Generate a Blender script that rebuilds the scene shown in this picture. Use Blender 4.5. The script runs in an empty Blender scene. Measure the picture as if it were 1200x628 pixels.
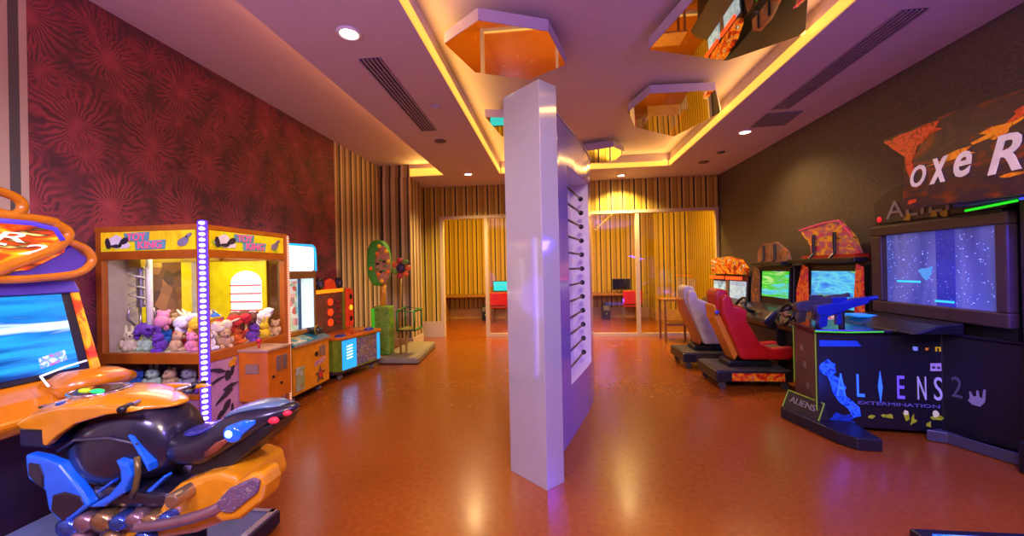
import bpy, bmesh, math, random
from mathutils import Vector, Matrix
random.seed(7)
C = bpy.context.scene.collection
PI = math.pi

# ------------------------------------------------------------------ camera, world, exposure, lights
sc = bpy.context.scene
sc.view_settings.view_transform = 'Standard'
sc.view_settings.look = 'None'
sc.view_settings.exposure = 0.0
sc.view_settings.gamma = 1.0
sc.view_settings.use_curve_mapping = False
F_PX, YAW, ROLL, PITCH, EYE = 460.0, .108, .0209, .0028, 1.6

def camera():
    cr, sr, cp, sp, cy, sy = math.cos(ROLL), math.sin(ROLL), math.cos(PITCH), math.sin(PITCH), math.cos(YAW), math.sin(YAW)
    yaw = lambda v: Vector((cy*v[0]-sy*v[1], sy*v[0]+cy*v[1], v[2]))
    right = yaw((cr, sp*sr, -cp*sr)); up = yaw((sr, -sp*cr, cp*cr)); fwd = yaw((0, cp, sp))
    cd = bpy.data.cameras.new('camera'); cd.sensor_width = 36; cd.lens = 36*F_PX/1200
    cd.clip_start = .05; cd.clip_end = 100
    co = bpy.data.objects.new('camera', cd); C.objects.link(co)
    m = Matrix.Identity(4)
    for i in range(3):
        m[i][0] = right[i]; m[i][1] = up[i]; m[i][2] = -fwd[i]
    m.translation = (0, 0, EYE); co.matrix_world = m
    sc.camera = co
camera()

def hexc(h, a=1.0):
    h = h.lstrip('#'); o = []
    for i in (0, 2, 4):
        c = int(h[i:i+2], 16)/255
        o.append(c/12.92 if c <= .04045 else ((c+.055)/1.055)**2.4)
    return (*o, a)

w = bpy.data.worlds.new('world'); sc.world = w; w.use_nodes = True
w.node_tree.nodes['Background'].inputs[0].default_value = hexc('#8a78b0')
w.node_tree.nodes['Background'].inputs[1].default_value = .3

def lamp(name, kind, loc, energy, color, target=None, size=.2, sizey=None, spot=None, blend=.6):
    l = bpy.data.lights.new(name, kind); l.energy = energy; l.color = hexc(color)[:3]
    if kind == 'AREA':
        l.size = size
        if sizey: l.shape = 'RECTANGLE'; l.size_y = sizey
    elif kind == 'SPOT':
        l.shadow_soft_size = size; l.spot_size = spot or 1.6; l.spot_blend = blend
    else:
        l.shadow_soft_size = size
    o = bpy.data.objects.new(name, l); C.objects.link(o); o.location = loc
    if target is not None:
        o.rotation_euler = (Vector(target)-Vector(loc)).to_track_quat('-Z', 'Y').to_euler()
    return o
# unseen fill lamps, down and up, added behind the camera to tint the room
lamp('lavender_fill_light', 'SPOT', (-1.9, -1.0, 3.5), 760, '#cdb9ff', (-1.9, -.999, 0), .5, spot=2.97, blend=.22)
lamp('violet_fill_light', 'SPOT', (2.4, -1.0, 3.5), 820, '#8468ff', (2.4, -.999, 0), .5, spot=2.97, blend=.22)
lamp('warm_fill_light', 'SPOT', (.4, -.6, 3.8), 1000, '#ffe2c4', (.4, -.599, 0), .5, spot=2.97, blend=.22)
lamp('lavender_fill_uplight', 'AREA', (-1.9, -.6, 2.2), 140, '#b8a0ff', (-1.9, -.599, 5), .8)
lamp('violet_fill_uplight', 'AREA', (2.4, -.6, 2.2), 200, '#7a60ff', (2.4, -.599, 5), .8)
# the lit room behind the glass: one added area lamp, hidden behind the header, washes it
lamp('back_room_light', 'AREA', (0, 9.75, 3.36), 470, '#ffd24a', (0, 11.0, .4), 6.5, .5)

# ------------------------------------------------------------------ materials
MATS = {}
def nodes(m):
    m.use_nodes = True; nt = m.node_tree; return nt, nt.nodes, nt.links
def ramp_node(N, cols, const=False, pos=None):
    r = N.new('ShaderNodeValToRGB'); e = r.color_ramp
    e.interpolation = 'CONSTANT' if const else 'LINEAR'
    n = len(cols)
    for i, c in enumerate(cols):
        p = pos[i] if pos else (i/n if const else i/max(1, n-1))
        el = e.elements[i] if i < 2 else e.elements.new(p)
        el.position = p; el.color = hexc(c)
    return r
def mat(name, col, rough=.5, metal=0, emit=0, var=.12, coat=0, scale=9):
    """plain coloured surface with a faint procedural mottling"""
    if name in MATS: return MATS[name]
    m = bpy.data.materials.new(name); nt, N, L = nodes(m); b = N['Principled BSDF']
    tc = N.new('ShaderNodeTexCoord'); no = N.new('ShaderNodeTexNoise'); no.inputs['Scale'].default_value = scale
    L.new(tc.outputs['Object'], no.inputs['Vector'])
    c = hexc(col); r = N.new('ShaderNodeValToRGB')
    r.color_ramp.elements[0].position = .3; r.color_ramp.elements[1].position = .7
    r.color_ramp.elements[0].color = tuple(x*(1-var) for x in c[:3])+(1,)
    r.color_ramp.elements[1].color = tuple(min(1, x*(1+var)) for x in c[:3])+(1,)
    L.new(no.outputs['Fac'], r.inputs[0]); L.new(r.outputs[0], b.inputs['Base Color'])
    b.inputs['Roughness'].default_value = rough; b.inputs['Metallic'].default_value = metal
    b.inputs['Coat Weight'].default_value = coat; b.inputs['Coat Roughness'].default_value = .06
    if emit:
        L.new(r.outputs[0], b.inputs['Emission Color']); b.inputs['Emission Strength'].default_value = emit
    MATS[name] = m; return m
def art(name, cols, scale=5, emit=0, rough=.3, distort=1.5, kind='noise', const=False, stretch=(1, 1, 1)):
    """printed artwork or a picture on a screen: coloured shapes from noise"""
    if name in MATS: return MATS[name]
    m = bpy.data.materials.new(name); nt, N, L = nodes(m); b = N['Principled BSDF']
    tc = N.new('ShaderNodeTexCoord'); mp = N.new('ShaderNodeMapping'); mp.inputs['Scale'].default_value = stretch
    L.new(tc.outputs['Object'], mp.inputs[0])
    if kind == 'noise':
        t = N.new('ShaderNodeTexNoise'); t.inputs['Scale'].default_value = scale
        t.inputs['Distortion'].default_value = distort; t.inputs['Detail'].default_value = 3; out = t.outputs['Fac']
    else:
        t = N.new('ShaderNodeTexVoronoi'); t.inputs['Scale'].default_value = scale
        sp = N.new('ShaderNodeSeparateColor'); L.new(t.outputs['Color'], sp.inputs[0]); out = sp.outputs[0]
    L.new(mp.outputs[0], t.inputs['Vector'])
    n = len(cols); lo, hi = (.3, .7) if kind == 'noise' else (0, 1)
    pos = [lo+(hi-lo)*i/(n if const else max(1, n-1)) for i in range(n)]
    r = ramp_node(N, cols, const, pos)
    L.new(out, r.inputs[0]); L.new(r.outputs[0], b.inputs['Base Color'])
    b.inputs['Roughness'].default_value = rough
    if emit:
        L.new(r.outputs[0], b.inputs['Emission Color']); b.inputs['Emission Strength'].default_value = emit
    MATS[name] = m; return m
def glow(name, col, strength):
    if name in MATS: return MATS[name]
    m = bpy.data.materials.new(name); nt, N, L = nodes(m); b = N['Principled BSDF']
    b.inputs['Base Color'].default_value = hexc(col); b.inputs['Emission Color'].default_value = hexc(col)
    b.inputs['Emission Strength'].default_value = strength; MATS[name] = m; return m
def glass(name, tint='#ffffff', refl=.09):
    if name in MATS: return MATS[name]
    m = bpy.data.materials.new(name); nt, N, L = nodes(m); N.remove(N['Principled BSDF'])
    tr = N.new('ShaderNodeBsdfTransparent'); tr.inputs[0].default_value = hexc(tint)
    gl = N.new('ShaderNodeBsdfGlossy'); gl.inputs['Roughness'].default_value = .02
    lw = N.new('ShaderNodeLayerWeight'); lw.inputs[0].default_value = .5
    pw = N.new('ShaderNodeMath'); pw.operation = 'POWER'; L.new(lw.outputs['Facing'], pw.inputs[0]); pw.inputs[1].default_value = 5
    ma = N.new('ShaderNodeMath'); ma.operation = 'MULTIPLY_ADD'; L.new(pw.outputs[0], ma.inputs[0]); ma.inputs[1].default_value = .6; ma.inputs[2].default_value = refl*.5
    mx = N.new('ShaderNodeMixShader'); L.new(ma.outputs[0], mx.inputs[0])
    L.new(tr.outputs[0], mx.inputs[1]); L.new(gl.outputs[0], mx.inputs[2])
    L.new(mx.outputs[0], N['Material Output'].inputs[0]); MATS[name] = m; return m
def stripes(name, cols, period, axis='X', rough=.6):
    """vertical wallpaper stripes; cols = [(width, colour), ...]"""
    if name in MATS: return MATS[name]
    m = bpy.data.materials.new(name); nt, N, L = nodes(m); b = N['Principled BSDF']
    g = N.new('ShaderNodeNewGeometry'); s = N.new('ShaderNodeSeparateXYZ'); L.new(g.outputs['Position'], s.inputs[0])
    if axis == 'XY':
        a = N.new('ShaderNodeMath'); a.operation = 'ADD'; L.new(s.outputs[0], a.inputs[0]); L.new(s.outputs[1], a.inputs[1]); src = a.outputs[0]
    else: src = s.outputs[axis]
    d = N.new('ShaderNodeMath'); d.operation = 'DIVIDE'; L.new(src, d.inputs[0]); d.inputs[1].default_value = period
    f = N.new('ShaderNodeMath'); f.operation = 'FRACT'; L.new(d.outputs[0], f.inputs[0])
    tot = sum(x for x, _ in cols); pos = []; acc = 0
    for x, _ in cols: pos.append(acc/tot); acc += x
    r = ramp_node(N, [c for _, c in cols], True, pos)
    L.new(f.outputs[0], r.inputs[0]); L.new(r.outputs[0], b.inputs['Base Color'])
    b.inputs['Roughness'].default_value = rough; MATS[name] = m; return m

def floor_mat():
    m = bpy.data.materials.new('orange_vinyl_floor'); nt, N, L = nodes(m); b = N['Principled BSDF']
    g = N.new('ShaderNodeNewGeometry')
    n1 = N.new('ShaderNodeTexNoise'); n1.inputs['Scale'].default_value = 26; n1.inputs['Detail'].default_value = 6
    L.new(g.outputs['Position'], n1.inputs['Vector'])
    r = ramp_node(N, ['#833f0e', '#914a14'], False, [.3, .7]); L.new(n1.outputs['Fac'], r.inputs[0])
    L.new(r.outputs[0], b.inputs['Base Color'])
    n2 = N.new('ShaderNodeTexNoise'); n2.inputs['Scale'].default_value = 2.5; L.new(g.outputs['Position'], n2.inputs['Vector'])
    mr = N.new('ShaderNodeMapRange'); mr.inputs[3].default_value = .22; mr.inputs[4].default_value = .30
    L.new(n2.outputs['Fac'], mr.inputs[0]); L.new(mr.outputs[0], b.inputs['Roughness'])
    b.inputs['Coat Weight'].default_value = .2; b.inputs['Coat Roughness'].default_value = .16
    return m
def damask_mat():
    """dark red wallpaper printed with big fan-petalled flowers (on the y-z plane)"""
    m = bpy.data.materials.new('red_flower_wallpaper'); nt, N, L = nodes(m); b = N['Principled BSDF']
    g = N.new('ShaderNodeNewGeometry'); s = N.new('ShaderNodeSeparateXYZ'); L.new(g.outputs['Position'], s.inputs[0])
    def M(op, a, bb=None, c=None):
        n = N.new('ShaderNodeMath'); n.operation = op
        for i, v in enumerate((a, bb, c)):
            if v is None: continue
            if isinstance(v, (int, float)): n.inputs[i].default_value = v
            else: L.new(v, n.inputs[i])
        return n.outputs[0]
    no = N.new('ShaderNodeTexNoise'); no.inputs['Scale'].default_value = 2.6; no.inputs['Detail'].default_value = 3
    L.new(g.outputs['Position'], no.inputs['Vector'])
    sc_ = N.new('ShaderNodeSeparateColor'); L.new(no.outputs['Color'], sc_.inputs[0])
    wy = M('ADD', s.outputs[1], M('MULTIPLY', M('SUBTRACT', sc_.outputs[0], .5), .36))
    wz = M('ADD', s.outputs[2], M('MULTIPLY', M('SUBTRACT', sc_.outputs[1], .5), .36))
    def layer(px, pz, ox, oz, k, squash):
        v = M('ADD', M('DIVIDE', wz, pz), oz); row = M('FLOOR', v)
        u = M('ADD', M('ADD', M('DIVIDE', wy, px), ox), M('MULTIPLY', row, .5))
        x = M('MULTIPLY', M('SUBTRACT', M('FRACT', u), .5), px); z = M('MULTIPLY', M('SUBTRACT', M('FRACT', v), .38), pz*squash)
        rad = M('SQRT', M('ADD', M('MULTIPLY', x, x), M('MULTIPLY', z, z)))
        ang = M('ARCTAN2', z, x)
        pet = M('SINE', M('ADD', M('MULTIPLY', ang, k), M('MULTIPLY', sc_.outputs[2], 6)))
        pet = M('SMOOTH_MIN', M('MAXIMUM', M('MULTIPLY_ADD', pet, .95, .55), 0), 1.0, .1)
        fall = M('MAXIMUM', M('SUBTRACT', 1.0, M('MULTIPLY', rad, 2.0/px)), 0)
        core = M('POWER', M('MAXIMUM', M('SUBTRACT', 1.0, M('MULTIPLY', rad, 8/px)), 0), .7)
        return M('MAXIMUM', M('MULTIPLY', pet, M('POWER', fall, .6)), core)
    l1 = layer(.60, .66, 0, .1, 30, .75); l2 = layer(.50, .54, .4, .55, 21, 1.4)
    mx = M('MAXIMUM', l1, M('MULTIPLY', l2, .85))
    n2 = N.new('ShaderNodeTexNoise'); n2.inputs['Scale'].default_value = 3.4; n2.inputs['Distortion'].default_value = 2.8
    L.new(g.outputs['Position'], n2.inputs['Vector'])
    tot = M('ADD', M('MULTIPLY', mx, .6), M('MULTIPLY', n2.outputs['Fac'], .6))
    r = ramp_node(N, ['#4a282e', '#6c2e36', '#8c363e', '#9c444c'], False, [.22, .42, .68, .98])
    L.new(tot, r.inputs[0]); L.new(r.outputs[0], b.inputs['Base Color']); b.inputs['Roughness'].default_value = .65
    return m
def weave_mat():
    m = bpy.data.materials.new('dark_brown_weave_wallpaper'); nt, N, L = nodes(m); b = N['Principled BSDF']
    g = N.new('ShaderNodeNewGeometry'); mp = N.new('ShaderNodeMapping'); mp.inputs['Scale'].default_value = (1, 1, 3)
    L.new(g.outputs['Position'], mp.inputs[0])
    n1 = N.new('ShaderNodeTexNoise'); n1.inputs['Scale'].default_value = 38; n1.inputs['Detail'].default_value = 4
    L.new(mp.outputs[0], n1.inputs['Vector'])
    r = ramp_node(N, ['#3e3630', '#62554a'], False, [.3, .7]); L.new(n1.outputs['Fac'], r.inputs[0])
    L.new(r.outputs[0], b.inputs['Base Color']); b.inputs['Roughness'].default_value = .6
    return m
def led_dots(name, axis=2, freq=22, on='#fff2ff', off='#7a38ff', s_on=2.2, s_off=.8):
    m = bpy.data.materials.new(name); nt, N, L = nodes(m); b = N['Principled BSDF']
    g = N.new('ShaderNodeNewGeometry'); s = N.new('ShaderNodeSeparateXYZ'); L.new(g.outputs['Position'], s.inputs[0])
    a = N.new('ShaderNodeMath'); a.operation = 'MULTIPLY'; L.new(s.outputs[axis], a.inputs[0]); a.inputs[1].default_value = freq
    f = N.new('ShaderNodeMath'); f.operation = 'FRACT'; L.new(a.outputs[0], f.inputs[0])
    r = ramp_node(N, [off, on, off], False, [.25, .5, .75]); L.new(f.outputs[0], r.inputs[0])
    r2 = N.new('ShaderNodeValToRGB'); r2.color_ramp.elements[0].position = .2; r2.color_ramp.elements[1].position = .5
    v = N.new('ShaderNodeMath'); v.operation = 'PINGPONG'; L.new(f.outputs[0], v.inputs[0]); v.inputs[1].default_value = .5
    mr = N.new('ShaderNodeMapRange'); mr.inputs[1].default_value = .2; mr.inputs[2].default_value = .5
    mr.inputs[3].default_value = s_off; mr.inputs[4].default_value = s_on
    L.new(v.outputs[0], mr.inputs[0]); L.new(mr.outputs[0], b.inputs['Emission Strength'])
    L.new(r.outputs[0], b.inputs['Emission Color']); b.inputs['Base Color'].default_value = hexc(off)
    return m

# ------------------------------------------------------------------ mesh builder
class MB:
    def __init__(s): s.v = []; s.f = []; s.T = Matrix.Identity(4)
    def add(s, vs, fs):
        o = len(s.v); s.v += [tuple(s.T @ Vector(p)) for p in vs]; s.f += [tuple(o+i for i in f) for f in fs]; return s
    def box(s, x0, x1, y0, y1, z0, z1):
        v = [(x, y, z) for z in (z0, z1) for y in (y0, y1) for x in (x0, x1)]
        return s.add(v, [(0, 2, 3, 1), (4, 5, 7, 6), (0, 1, 5, 4), (2, 6, 7, 3), (0, 4, 6, 2), (1, 3, 7, 5)])
    def prism(s, poly, a, b, axis='z'):
        n = len(poly)
        def p(q, t):
            return {'z': (q[0], q[1], t), 'y': (q[0], t, q[1]), 'x': (t, q[0], q[1])}[axis]
        v = [p(q, a) for q in poly]+[p(q, b) for q in poly]
        f = [tuple(range(n)), tuple(range(2*n-1, n-1, -1))]+[(i, i+n, (i+1) % n+n, (i+1) % n) for i in range(n)]
        return s.add(v, f)
    def slab(s, pts, thick):
        """thick plate under a planar polygon of 3-D points (thickness along -normal)"""
        P = [Vector(p) for p in pts]; n = (P[1]-P[0]).cross(P[2]-P[1]).normalized()*thick; k = len(P)
        v = [tuple(p) for p in P]+[tuple(p-n) for p in P]
        f = [tuple(range(k)), tuple(range(2*k-1, k-1, -1))]+[(i, i+k, (i+1) % k+k, (i+1) % k) for i in range(k)]
        return s.add(v, f)
    def loft(s, secs, n=20, cap=True, axis='x'):
        """secs: (t, c1, c2, h1, h2, power): superellipse rings along an axis"""
        v = []; f = []
        for t, c1, c2, h1, h2, p in secs:
            for i in range(n):
                a = 2*PI*i/n; ca, sa = math.cos(a), math.sin(a)
                q = (c1+h1*math.copysign(abs(ca)**(2/p), ca), c2+h2*math.copysign(abs(sa)**(2/p), sa))
                v.append({'x': (t, q[0], q[1]), 'y': (q[0], t, q[1]), 'z': (q[0], q[1], t)}[axis])
        for k in range(len(secs)-1):
            for i in range(n):
                j = (i+1) % n; f.append((k*n+i, k*n+j, (k+1)*n+j, (k+1)*n+i))
        if cap:
            f.append(tuple(range(n-1, -1, -1))); f.append(tuple(range((len(secs)-1)*n, len(secs)*n)))
        return s.add(v, f)
    def tube(s, pts, r, n=10, closed=False):
        P = [Vector(p) for p in pts]; m = len(P); R = r if isinstance(r, (list, tuple)) else [r]*m
        v = []; f = []; up = None
        for i, p in enumerate(P):
            a = P[(i-1) % m] if (i or closed) else p; b = P[(i+1) % m] if (i < m-1 or closed) else p
            t = (b-a).normalized()
            if up is None:
                up = Vector((0, 0, 1)) if abs(t.z) < .9 else Vector((1, 0, 0))
            u = (up-t*up.dot(t)).normalized(); w_ = t.cross(u); up = u
            for k in range(n):
                an = 2*PI*k/n; v.append(tuple(p+(u*math.cos(an)+w_*math.sin(an))*R[i]))
        for i in range(m if closed else m-1):
            for k in range(n):
                j = (k+1) % n; i2 = (i+1) % m
                f.append((i*n+k, i*n+j, i2*n+j, i2*n+k))
        if not closed:
            f.append(tuple(range(n-1, -1, -1))); f.append(tuple(range((m-1)*n, m*n)))
        return s.add(v, f)
    def cyl(s, a, b, r, n=20, r2=None): return s.tube([a, b], [r, r if r2 is None else r2], n)
    def ball(s, c, rx, ry=None, rz=None, n=14, m=9):
        ry = rx if ry is None else ry; rz = rx if rz is None else rz
        v = [(c[0], c[1], c[2]-rz)]; f = []
        for j in range(1, m):
            t = -PI/2+PI*j/m
            for i in range(n):
                a = 2*PI*i/n; v.append((c[0]+rx*math.cos(t)*math.cos(a), c[1]+ry*math.cos(t)*math.sin(a), c[2]+rz*math.sin(t)))
        v.append((c[0], c[1], c[2]+rz)); top = len(v)-1
        for i in range(n): f.append((0, 1+(i+1) % n, 1+i))
        for j in range(m-2):
            for i in range(n):
                a = 1+j*n+i; b = 1+j*n+(i+1) % n; f.append((a, b, b+n, a+n))
        for i in range(n): f.append((top, top-n+i, top-n+(i+1) % n))
        return s.add(v, f)
    def ring(s, c, R, r, normal=(0, 0, 1), n=28, k=8, sx=1.0):
        nn = Vector(normal).normalized(); u = nn.orthogonal().normalized()
        if abs(nn.z) < .9: u = nn.cross(Vector((0, 0, 1))).normalized()
        w_ = nn.cross(u); c = Vector(c)
        return s.tube([c+u*math.cos(2*PI*i/n)*R*sx+w_*math.sin(2*PI*i/n)*R for i in range(n)], r, k, True)

def spl(pts, k=6):
    P = [Vector(p) for p in pts]; out = []
    for i in range(len(P)-1):
        a, b, c, d = P[max(0, i-1)], P[i], P[i+1], P[min(len(P)-1, i+2)]
        for j in range(k):
            t = j/k; out.append(tuple(.5*((2*b)+(c-a)*t+(2*a-5*b+4*c-d)*t*t+(3*b-a-3*c+d)*t**3)))
    return out+[tuple(P[-1])]
def shifted(v):
    m = MB(); m.T = Matrix.Translation(v); return m
WL = {}
def thing(name, loc, label, cat, group=None):
    o = bpy.data.objects.new(name, None); C.objects.link(o); o.location = loc; o.empty_display_size = .1
    WL[o] = Vector(loc); return tag(o, label, cat, group)
def tag(o, label, cat, group=None):
    o['label'] = label; o['category'] = cat
    if group: o['group'] = group
    return o
def obj(name, mb, m, parent=None, bevel=0, smooth=False, sub=0, label=None, seg=2):
    xs = list(zip(*mb.v))
    org = WL[parent] if parent is not None else Vector(((min(xs[0])+max(xs[0]))/2, (min(xs[1])+max(xs[1]))/2, min(xs[2])))
    me = bpy.data.meshes.new(name); me.from_pydata([tuple(Vector(p)-org) for p in mb.v], [], mb.f)
    bm = bmesh.new(); bm.from_mesh(me); bmesh.ops.recalc_face_normals(bm, faces=bm.faces); bm.to_mesh(me); bm.free()
    if m is not None: me.materials.append(m)
    if smooth:
        for p in me.polygons: p.use_smooth = True
    o = bpy.data.objects.new(name, me); C.objects.link(o)
    if parent is not None: o.parent = parent; WL[o] = WL[parent].copy()
    else: o.location = org; WL[o] = org
    if bevel:
        b = o.modifiers.new('bevel', 'BEVEL'); b.width = bevel; b.segments = seg; b.limit_method = 'ANGLE'; b.angle_limit = .6
    if sub:
        b = o.modifiers.new('smooth', 'SUBSURF'); b.levels = sub; b.render_levels = sub
    if label: o['label'] = label
    return o
def struct(name, mb, m, parent=None, bevel=0):
    o = obj(name, mb, m, parent, bevel)
    if parent is None: o['kind'] = 'structure'
    return o
def text(name, body, m, parent, origin, right, up, w_, h_, thick=.006, shear=0, label=None, bold=0):
    """raised lettering; origin = centre, fitted to w_ x h_ along the right and up directions"""
    cu = bpy.data.curves.new(name, 'FONT'); cu.body = body; cu.align_x = 'CENTER'; cu.align_y = 'CENTER'
    cu.extrude = .02; cu.shear = shear; cu.offset = bold; cu.resolution_u = 3
    t = bpy.data.objects.new('tmp', cu); C.objects.link(t)
    bpy.context.view_layer.update()
    me = bpy.data.meshes.new_from_object(t.evaluated_get(bpy.context.evaluated_depsgraph_get()))
    bpy.data.objects.remove(t); bpy.data.curves.remove(cu)
    X = [v.co.x for v in me.vertices]; Y = [v.co.y for v in me.vertices]
    cx, cy = (min(X)+max(X))/2, (min(Y)+max(Y))/2; sx = w_/(max(X)-min(X)); sy = h_/(max(Y)-min(Y))
    R, U = Vector(right).normalized(), Vector(up).normalized(); Nn = R.cross(U); O = Vector(origin)
    mb = MB()
    mb.add([tuple(O+R*((v.co.x-cx)*sx)+U*((v.co.y-cy)*sy)+Nn*(v.co.z/.02*thick/2)) for v in me.vertices], [tuple(p.vertices) for p in me.polygons])
    bpy.data.meshes.remove(me)
    return obj(name, mb, m, parent, label=label)
YX, ZU = (0, 1, 0), (0, 0, 1)

# ------------------------------------------------------------------ shared materials
ceil_m = mat('ceiling_paint', '#cbb8b4', .7, var=.02)
FLOOR = floor_mat()
ST1 = stripes('striped_wallpaper', [(.14, '#2c2418'), (.12, '#d8bc58'), (.36, '#b0922c'), (.10, '#86641e'), (.28, '#ccac40')], .262, 'X')
ST2 = stripes('striped_wallpaper_side', [(.13, '#241e1a'), (.15, '#d0bc98'), (.2, '#a08660'), (.10, '#4a3828'), (.24, '#c0a880'), (.18, '#8e7048')], .40, 'XY')
ST3 = stripes('wide_striped_wallpaper', [(.30, '#b8a890'), (.18, '#b09c84'), (.106, '#4c4844'), (.2, '#b4a088'), (.214, '#bcac96')], .52, 'Y')
ST4 = stripes('back_room_wallpaper', [(.13, '#2e2414'), (.14, '#c8a030'), (.3, '#a88424'), (.12, '#7a5818'), (.31, '#be982c')], .31, 'XY')
white_gloss = mat('white_gloss_panel', '#a19da4', .09, var=.02, coat=1)
white_gloss.node_tree.nodes['Principled BSDF'].inputs['Coat IOR'].default_value = 2.0
trim_w = mat('cream_painted_trim', '#cbb49a', .4, var=.03)
black = mat('black_plastic', '#121116', .38, var=.2)
black_gloss = mat('black_gloss', '#0c0b12', .16, var=.2)
steel = mat('brushed_steel', '#a8a6a8', .3, .9)
clear = glass('clear_glass')
mirror_m = mat('mirror_face', '#e8e2da', .02, 1, var=.0)
cove_m = glow('amber_led_strip', '#f2be4c', 1.15)

# ------------------------------------------------------------------ the room
XL, XR, YB, ZC, ZR = -3.74, 3.70, 9.25, 3.61, 3.87
struct('floor', MB().box(-4.2, 4.0, -4, 13, -.08, 0), FLOOR)
struct('wall_left', MB().box(XL-.12, XL, -4, 2.43, 0, ZR), ST3)
struct('wall_left_flowered', MB().box(XL-.12, XL, 2.43, 6.4, 0, ZR), damask_mat())
struct('wall_left_striped', MB().box(XL-.12, XL, 6.4, YB, 0, ZR), ST2)
struct('wall_pillar', MB().box(XL, -3.04, 8.1, 8.75, 0, ZC).box(XL, -3.04, 8.08, 8.1, ZC, ZR), ST2)
struct('baseboard_pillar', MB().box(XL, -3.03, 8.08, 8.1, 0, .17).box(-3.04, -3.02, 8.08, 8.75, 0, .17), trim_w)
struct('wall_back', MB().box(XL, -2.72, YB, YB+.12, 0, ZC).box(-2.72, XR, YB, YB+.12, 2.9, ZC), ST1)
struct('baseboard_back', MB().box(-3.74, -2.72, YB-.025, YB, 0, .37), trim_w)
struct('wall_right', MB().box(XR, XR+.12, -4, YB+.12, 0, ZR), weave_mat())
struct('wall_rear', MB().box(XL-.12, XR+.12, -4.12, -4, 0, ZR), mat('rear_wall_paint', '#6a5a55', .7))
struct('ceiling', MB().box(XL-.12, XR+.12, -4, YB+.12, ZR, ZR+.1), ceil_m)
struct('trim_1', MB().box(-2.28, -1.11, -4, YB, ZC, ZR), ceil_m)
struct('trim_2', MB().box(2.35, XR, -4, YB, ZC, ZR), ceil_m)
struct('trim_3', MB().box(-1.11, 2.35, 8.2, YB, ZC, ZR), ceil_m)
struct('trim_4', MB().box(XL, -2.28, 8.1, YB, ZC, ZR), ceil_m)
# cove lights sitting on the lip of the recesses
for nm, lb, bx in (('cove_light', 'amber cove light strip along the left edge of the central ceiling recess', (-1.11, -1.09, -3.9, 8.18, 3.622, 3.715)),
                   ('cove_light', 'amber cove light strip along the right edge of the central ceiling recess', (2.33, 2.35, -3.9, 8.18, 3.622, 3.715)),
                   ('cove_light', 'amber cove light strip across the far end of the central ceiling recess', (-1.07, 2.31, 8.18, 8.2, 3.622, 3.715)),
                   ('cove_light', 'short amber cove light strip beside the striped pillar, left of the door', (-3.02, -2.30, 8.08, 8.1, 3.625, 3.78))):
    tag(obj(nm, MB().box(*bx), cove_m), lb, 'light', 'cove light strips')
for nm, loc, tgt, sx, sy, e in (('cove_lamp', (-1.06, 2.2, 3.70), (-.2, 2.2, 3.95), .06, 12, 36), ('cove_lamp', (2.30, 2.2, 3.70), (1.4, 2.2, 3.95), .06, 12, 36), ('cove_lamp', (-2.32, 2.2, 3.70), (-3.0, 2.2, 3.95), .06, 12, 22),
                            ('cove_lamp', (.6, 8.15, 3.70), (.6, 7.3, 3.95), 3.2, .06, 12), ('cove_lamp', (-2.65, 8.05, 3.70), (-2.65, 7.2, 3.95), .7, .06, 5)):
    o = lamp(nm, 'AREA', loc, e, '#ff9c4c' if loc[0] == -2.32 else '#ffc460', None, sx, sy)
    d = (Vector(tgt)-Vector(loc)).normalized(); ax = Vector((0, 1, 0)) if sy > 1 else Vector((1, 0, 0))
    z = -d; x = (ax.cross(z) if sy > 1 else ax).normalized(); y = z.cross(x)
    o.matrix_world = Matrix(((x.x, y.x, z.x, loc[0]), (x.y, y.y, z.y, loc[1]), (x.z, y.z, z.z, loc[2]), (0, 0, 0, 1)))
# glazed partition with the door opening on the left
fr = MB().box(-2.74, -2.66, YB-.02, YB+.12, 0, 2.829).box(-1.65, -1.57, YB-.02, YB+.12, 0, 2.829).box(-2.74, XR-.02, YB-.022, YB+.122, 2.83, 2.899)
struct('door_1', fr, trim_w)
for i, (a, b) in enumerate(((-1.57, .13), (.19, 1.86), (1.94, 3.62))):
    g = MB().box(a, b, YB+.0, YB+.08, 0, .075)
    if i == 2: g.box(1.86, 1.94, YB-.01, YB+.1, 0, 2.83).box(3.62, XR-.02, YB-.01, YB+.1, 0, 2.83)
    if i == 1: g.box(.13, .19, YB-.01, YB+.1, 0, 2.83)
    wn = struct('window_%d' % (i+1), g, trim_w)
    obj('glass_pane', MB().box(a, b, YB+.03, YB+.045, .075, 2.83), clear, wn)
# room behind the glass
struct('wall_far', MB().box(-4.0, 4.0, 12.8, 12.9, 0, 3.4), ST4)
struct('wall_far_left', MB().box(-4.0, -3.9, YB+.12, 12.8, 0, 3.4), ST4)
struct('wall_far_right', MB().box(3.9, 4.0, YB+.12, 12.8, 0, 3.4), ST4)
struct('wall_far_pier', MB().box(2.95, 3.9, 12.0, 12.8, 0, 3.4), ST4)
struct('ceiling_far', MB().box(-4.0, 4.0, YB+.12, 12.9, 3.4, 3.5), ceil_m)
struct('baseboard_far', MB().box(-3.9, 2.95, 12.77, 12.8, 0, .32).box(2.93, 2.95, 12.0, 12.77, 0, .32).box(2.93, 3.9, 11.97, 12.0, 0, .32), mat('tan_baseboard', '#b98a55', .45))

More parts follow.
